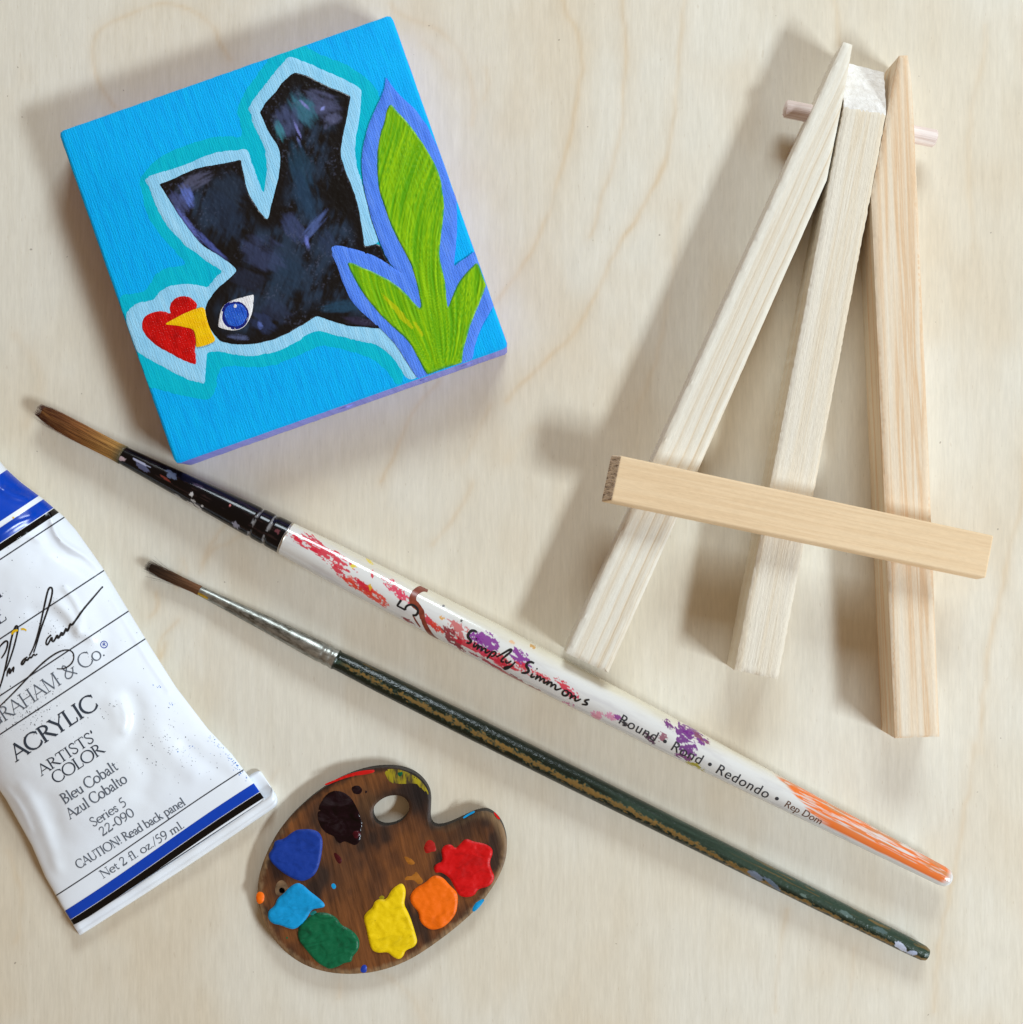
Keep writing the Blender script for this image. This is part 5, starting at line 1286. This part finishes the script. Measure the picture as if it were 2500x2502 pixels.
# --- a small roman letter set made of pen strokes: (points, weight) ; T thick, t thin
def arc(cx, cy, rx, ry, a0, a1, n=14):
    return [(cx + rx * math.cos(math.radians(a0 + (a1 - a0) * i / n)), cy + ry * math.sin(math.radians(a0 + (a1 - a0) * i / n))) for i in range(n + 1)]
def stem(x, y0=0, y1=1, w='T', f0=True, f1=True):
    r = [([(x, y0), (x, y1)], w)]
    if f0: r.append(([(x - .12, y0 + .02), (x + .12, y0 + .02)], 's'))
    if f1: r.append(([(x - .12, y1 - .02), (x + .12, y1 - .02)], 's'))
    return r
def flag(x, y): return [([(x - .11, y - .05), (x, y - .01)], 's')]
XH = .60
GL = {
    'A': ([([(.02, .0), (.35, 1.)], 't'), ([(.33, 1.), (.70, .0)], 'T'), ([(.14, .35), (.57, .35)], 't'), ([(-.08, .02), (.14, .02)], 's'), ([(.58, .02), (.82, .02)], 's')], .74),
    'B': (stem(.13) + [(arc(.13, .75, .33, .23, 90, -90), 'o'), (arc(.13, .27, .40, .255, 90, -90), 'o')], .60),
    'C': ([(arc(.44, .5, .41, .5, 42, 318), 'o'), ([(.75, .70), (.77, .92)], 's'), ([(.75, .30), (.77, .12)], 't')], .80),
    'E': (stem(.13) + [([(.13, .97), (.50, .97), (.52, .80)], 't'), ([(.13, .52), (.42, .52)], 't'), ([(.13, .03), (.52, .03), (.56, .22)], 't')], .60),
    'G': ([(arc(.44, .5, .41, .5, 42, 330), 'o'), ([(.75, .70), (.77, .92)], 's')] + stem(.78, .05, .42, 'T', False, True), .90),
    'H': (stem(.13) + stem(.68) + [([(.13, .52), (.68, .52)], 't')], .82),
    'I': (stem(.15), .32),
    'L': (stem(.13) + [([(.13, .03), (.50, .03), (.55, .24)], 't')], .58),
    'M': (stem(.12, w='t') + [([(.13, 1), (.47, .02)], 'T'), ([(.47, .02), (.82, 1)], 't')] + stem(.84), .98),
    'N': (stem(.12, w='t') + [([(.10, 1), (.70, .0)], 'T')] + stem(.70, w='t', f0=False), .82),
    'O': ([(arc(.46, .5, .43, .5, 0, 360, 28), 'o')], .92),
    'R': (stem(.13) + [(arc(.13, .74, .36, .24, 90, -90), 'o'), ([(.30, .48), (.68, .02)], 'T'), ([(.64, .02), (.78, .02)], 's')], .68),
    'S': ([([(.44, .80), (.40, .95), (.25, 1.), (.11, .93), (.07, .76), (.16, .62), (.34, .46), (.46, .30), (.44, .12), (.28, .0), (.12, .04), (.06, .22)], 'm')], .52),
    'T': (stem(.33, f1=False) + [([(.02, .80), (.04, .97), (.62, .97), (.64, .80)], 't')], .66),
    'U': (stem(.13, .3, 1, 'T', False) + [(arc(.40, .30, .27, .30, 180, 360), 'o')] + stem(.67, .3, 1, 't', False), .78),
    'Y': ([([(.04, 1), (.35, .46)], 'T'), ([(.66, 1), (.35, .46)], 't'), ([(-.06, .98), (.16, .98)], 's'), ([(.56, .98), (.76, .98)], 's')] + stem(.35, 0, .48, 'T', True, False), .70),
    'a': ([([(.08, .46), (.14, .58), (.28, .60), (.37, .50), (.37, .10), (.42, .01), (.48, .03)], 'm'), ([(.37, .36), (.16, .28), (.06, .16), (.10, .02), (.22, .0), (.37, .12)], 'm')], .49),
    'b': ([([(.11, 0), (.11, 1)], 'T'), (arc(.29, .30, .23, .30, 150, -150, 20), 'o')] + flag(.11, 1), .56),
    'c': ([(arc(.29, .30, .24, .30, 50, 315, 18), 'o')], .48),
    'd': ([([(.44, 0.02), (.44, 1)], 'T'), (arc(.26, .30, .22, .30, 30, 330, 20), 'o'), ([(.44, .02), (.54, .02)], 's')] + flag(.44, 1), .58),
    'e': ([(arc(.28, .30, .23, .30, 0, 315, 20), 'o'), ([(.06, .33), (.51, .33)], 't')], .52),
    'f': ([([(.42, .92), (.32, 1.), (.20, .92), (.17, .78), (.17, 0)], 'm'), ([(.02, .58), (.36, .58)], 't'), ([(.06, .02), (.30, .02)], 's')], .36),
    'i': (stem(.14, 0, XH, 'T', True, False) + flag(.14, XH) + [([(.14, .82), (.14, .91)], 'D')], .28),
    'k': (stem(.13, 0, 1, 'T', True, False) + flag(.13, 1) + [([(.44, .58), (.15, .28)], 't'), ([(.22, .34), (.50, .02)], 'T'), ([(.44, .02), (.58, .02)], 's')], .56),
    'l': (stem(.14, 0, 1, 'T', True, False) + flag(.14, 1), .28),
    'm': (stem(.12, 0, XH, 'T', True, False) + flag(.12, XH) + [(arc(.27, .40, .15, .19, 170, 0), 'o')] + stem(.42, 0, .42, 'T', True, False) + [(arc(.57, .40, .15, .19, 180, 0), 'o')] + stem(.72, 0, .42, 'T', True, False), .86),
    'n': (stem(.12, 0, XH, 'T', True, False) + flag(.12, XH) + [(arc(.28, .40, .17, .19, 170, 0), 'o')] + stem(.45, 0, .42, 'T', True, False), .58),
    'o': ([(arc(.29, .30, .25, .30, 0, 360, 22), 'o')], .58),
    'p': (stem(.12, -.36, XH, 'T', True, False) + flag(.12, XH) + [(arc(.29, .30, .23, .30, 150, -150, 20), 'o')], .57),
    'r': (stem(.12, 0, XH, 'T', True, False) + flag(.12, XH) + [([(.14, .42), (.24, .57), (.36, .56)], 'm')], .38),
    's': ([([(.32, .46), (.27, .58), (.16, .60), (.08, .52), (.10, .40), (.26, .27), (.33, .16), (.28, .03), (.16, .0), (.06, .05), (.05, .17)], 'm')], .40),
    't': ([([(.15, .78), (.15, .10), (.22, .0), (.34, .06)], 'm'), ([(.02, .58), (.32, .58)], 't')], .35),
    'u': ([([(.12, XH), (.12, .18), (.20, .02), (.34, .04), (.44, .16)], 'm')] + stem(.45, 0, XH, 'T', False, False) + flag(.12, XH) + flag(.45, XH), .58),
    'x': ([([(.04, .6), (.42, 0)], 'T'), ([(.42, .6), (.04, 0)], 't')], .46),
    'z': ([([(.05, .47), (.06, .57), (.42, .57)], 't'), ([(.40, .56), (.06, .03)], 'T'), ([(.05, .03), (.42, .03), (.45, .15)], 't')], .48),
    '0': ([(arc(.28, .5, .23, .5, 0, 360, 24), 'o')], .56),
    '2': ([([(.06, .78), (.14, .96), (.30, .99), (.43, .86), (.40, .64), (.06, .05)], 'm'), ([(.05, .05), (.44, .05), (.50, .18)], 'T')], .55),
    '5': ([([(.46, .98), (.16, .98), (.12, .56), (.30, .60), (.45, .46), (.46, .24), (.34, .04), (.16, .0), (.06, .06)], 'm')], .54),
    '9': ([(arc(.28, .68, .21, .30, 0, 360, 20), 'o'), ([(.49, .72), (.46, .38), (.34, .12), (.14, .0)], 'm')], .56),
    '-': ([([(.04, .36), (.30, .36)], 'T')], .34), '.': ([([(.09, .01), (.09, .10)], 'D')], .22), '!': ([([(.14, .30), (.14, 1)], 'T'), ([(.14, .01), (.14, .11)], 'D')], .30),
    '/': ([([(.02, -.06), (.34, 1.04)], 't')], .36), '’': ([([(.10, 1.02), (.12, .86), (.05, .76)], 'T')], .22), ' ': ([], .28),
    '&': ([([(.74, .52), (.62, .24), (.42, .02), (.18, .03), (.08, .22), (.18, .44), (.42, .66), (.44, .88), (.32, .99), (.20, .88), (.26, .66), (.78, .0)], 'm'), ([(.62, .54), (.84, .54)], 's')], .88),
}
WT = {'T': .125, 't': .058, 's': .045, 'm': .092, 'o': .0, 'D': .13}
def roman(name, txt, u0, u1, w0, cap, mat, boost=1.0, slope=0.0):
    """line of roman type on the tube from u0 to u1 (pixels), baseline w0"""
    adv = sum(GL[ch][1] for ch in txt); sx = (u1 - u0) / adv
    V_ = []; F_ = []; x = 0; j = 0
    for ch in txt:
        st, a = GL[ch]
        for pts, wt in st:
            p = np.array(pts, float)
            if len(p) > 2 and wt in 'm': p = np.array(chaikin(p, 2, closed=False))
            q = np.c_[u0 + (p[:, 0] + x) * sx, w0 + p[:, 1] * cap + slope * (p[:, 0] + x) * sx]
            q = resample(q, max(1.2, cap * .06), closed=False)
            tg = np.gradient(q, axis=0); L = np.hypot(tg[:, 0], tg[:, 1]); L[L == 0] = 1
            nr_ = np.c_[-tg[:, 1], tg[:, 0]] / L[:, None]
            if wt == 'o': ww = .055 + .075 * np.abs(tg[:, 1] / L)
            else: ww = np.full(len(q), WT[wt])
            ww = ww * cap * boost * .5
            a_ = q + nr_ * ww[:, None]; b_ = q - nr_ * ww[:, None]
            n0 = len(V_); allp = np.empty((2 * len(q), 2)); allp[0::2] = a_; allp[1::2] = b_
            zz = tube_z(allp[:, 0], allp[:, 1]) + .05 + .0025 * (j % 9)
            for (uu, w2), z_ in zip(allp, zz):
                g = TC + uu * EU + w2 * EW; V_.append(W(g[0], g[1], z_))
            for i in range(len(q) - 1):
                F_.append((n0 + 2 * i, n0 + 2 * i + 1, n0 + 2 * i + 3, n0 + 2 * i + 2))
            j += 1
        x += a
    return obj(name, V_, F_, mat, body)
roman('lettering', 'ACRYLIC', -176, 66, 365, 41, m_dtxt, 1.3)
roman('lettering', 'ARTISTS’', -144, 20, 302, 27, m_dtxt, 1.1)
roman('lettering', 'COLOR', -126, 16, 266, 29, m_dtxt, 1.1)
roman('lettering', 'Bleu Cobalt', -136, 22, 213, 27, m_txt, 1.15)
roman('lettering', 'Azul Cobalto', -144, 24, 175, 27, m_txt, 1.15)
roman('lettering', 'Series 5', -108, -8, 128, 23, m_txt, 1.15)
roman('lettering', '22-090', -102, -6, 97, 22, m_txt, 1.15)
roman('lettering', 'CAUTION! Read back panel', -194, 112, 62, 22, m_txt, 1.2, slope=-.04)
roman('lettering', 'Net 2 fl. oz./59 ml.', -157, 80, 10, 21, m_txt, 1.2, slope=-.02)
roman('lettering', 'GRAHAM & Co.', -186, 150, 463, 36, m_txt, .85)
roman('lettering', 'COBALT', -140, 26, 722, 36, m_dtxt, 1.0)
roman('lettering', 'BLUE', -112, -3, 668, 36, m_dtxt, 1.0)
m_reg = plain('blue_print', lin(30, 66, 168), .4)
rc = T1(755, 1410)
strokes('registered_mark', [([(rc[0] + 8.3 * math.cos(a), rc[1] + 8.3 * math.sin(a)) for a in np.linspace(0, 6.5, 26)], 2.0), ([(rc[0] - 2, rc[1] + 4), (rc[0] - 3.2, rc[1] - 4), (rc[0] + 2.4, rc[1] - 4.6), (rc[0] + 2.6, rc[1] - .8), (rc[0] - 2.2, rc[1])], 1.7), ([(rc[0], rc[1]), (rc[0] + 3.8, rc[1] + 3.2)], 1.7)], tube_pt, m_reg, body, taper=False)
sig = [seg(T1, 4.5, -30, 1800, 0, 1720, 30, 1620, 60, 1480, 86, 1350, 108, 1285, 122, 1270, 132, 1286, 124, 1340, 96, 1450, 58, 1560, 40, 1600), seg(T1, 4.2, -20, 1450, 10, 1410, 45, 1380, 60, 1392, 44, 1460, 10, 1510),
       seg(T1, 4.4, 50, 1642, 56, 1600, 76, 1574, 64, 1632, 88, 1592, 104, 1566, 96, 1612), seg(T1, 4.4, 200, 1500, 172, 1516, 150, 1552, 164, 1560, 196, 1506, 190, 1536, 224, 1492, 222, 1516, 248, 1474, 250, 1494, 272, 1478),
       seg(T1, 4.6, 214, 1492, 250, 1420, 288, 1290, 322, 1130, 346, 1020, 362, 994, 380, 998, 380, 1040, 360, 1120, 326, 1216, 292, 1310, 262, 1420, 244, 1470),
       seg(T1, 5, 372, 1340, 340, 1368, 332, 1408, 346, 1416, 380, 1346, 376, 1388, 392, 1388, 420, 1332, 416, 1366, 430, 1360, 452, 1310, 446, 1346, 462, 1336, 484, 1282, 480, 1316, 496, 1306, 512, 1252, 518, 1276, 548, 1236, 600, 1160, 670, 1078, 745, 990),
       seg(T1, 5, 738, 992, 748, 996), seg(T1, 3.6, -20, 1876, 60, 1800, 140, 1718, 220, 1632, 300, 1552, 380, 1488, 450, 1452, 506, 1448, 536, 1474, 536, 1524, 506, 1564, 460, 1588, 412, 1586)]
strokes('signature', sig, tube_pt, m_ink, body, .06)
m_ysp = plain('yellow_speck_paint', lin(236, 190, 20), .4)
for q_ in (seg(T1, 6, 84, 1336, 100, 1312, 130, 1306), seg(T1, 5, 152, 1300, 172, 1296, 192, 1308), seg(T1, 5, 90, 490, 104, 488)):
    strokes('yellow_speck', [q_], tube_pt, m_ysp, body, .08)
def specks(name, clusters, mat, seed):
    rnd = random.Random(seed); V_ = []; F_ = []
    for c_, sx_, sy_, an, n, r0, r1 in clusters:
        ca, sa = math.cos(math.radians(an)), math.sin(math.radians(an))
        for _ in range(n):
            a, b = rnd.gauss(0, sx_), rnd.gauss(0, sy_)
            p = (c_[0] + a * ca - b * sa, c_[1] + a * sa + b * ca); uu, ww = to_uw(p)
            if abs(uu) > float(Whalf(ww)) - 4 or not (-40 < ww < 1000): continue
            r = r0 + (r1 - r0) * rnd.random() ** 2.5; el = rnd.uniform(.5, 1.0); n0 = len(V_)
            for k in range(6):
                th = k * math.pi / 3 + rnd.uniform(-.3, .3)
                V_.append(tube_pt(p[0] + r * math.cos(th), p[1] + r * el * math.sin(th), .06))
            F_.append(tuple(n0 + k for k in range(6))[::-1])
    o = obj(name, V_, F_, mat, body); o['kind'] = 'stuff'
specks('ink_specks', [(T1(230, 1820), 50, 25, -30, 110, .6, 1.6), (T1(350, 1220), 50, 30, 40, 60, .5, 1.3), (T2(220, 150), 36, 18, -30, 80, .6, 1.5), (T2(1080, 230), 40, 26, 0, 45, .5, 1.6), (T2(1250, 430), 60, 34, 20, 60, .5, 1.6), (T2(960, 470), 30, 10, 0, 18, .5, 1.6), (T1(700, 1500), 120, 70, 0, 40, .5, 1.4), (T2(700, 110), 40, 16, -30, 30, .5, 1.3), (T1(100, 900), 80, 60, 0, 22, .5, 1.3)], m_line, 5)
specks('blue_specks', [(T2(1560, 430), 26, 6, 48, 60, .7, 2.2), (T2(1480, 330), 26, 7, 50, 30, .6, 1.8), (T2(1290, 350), 18, 12, 0, 14, .7, 2.2), (T2(1150, 60), 3, 3, 0, 5, 1, 2.2), (T1(1150, 1720), 6, 4, 0, 6, .8, 2.0), (T2(1800, 760), 16, 10, 0, 4, .6, 1.2)], plain('blue_speck_paint', lin(60, 124, 206), .4), 6)
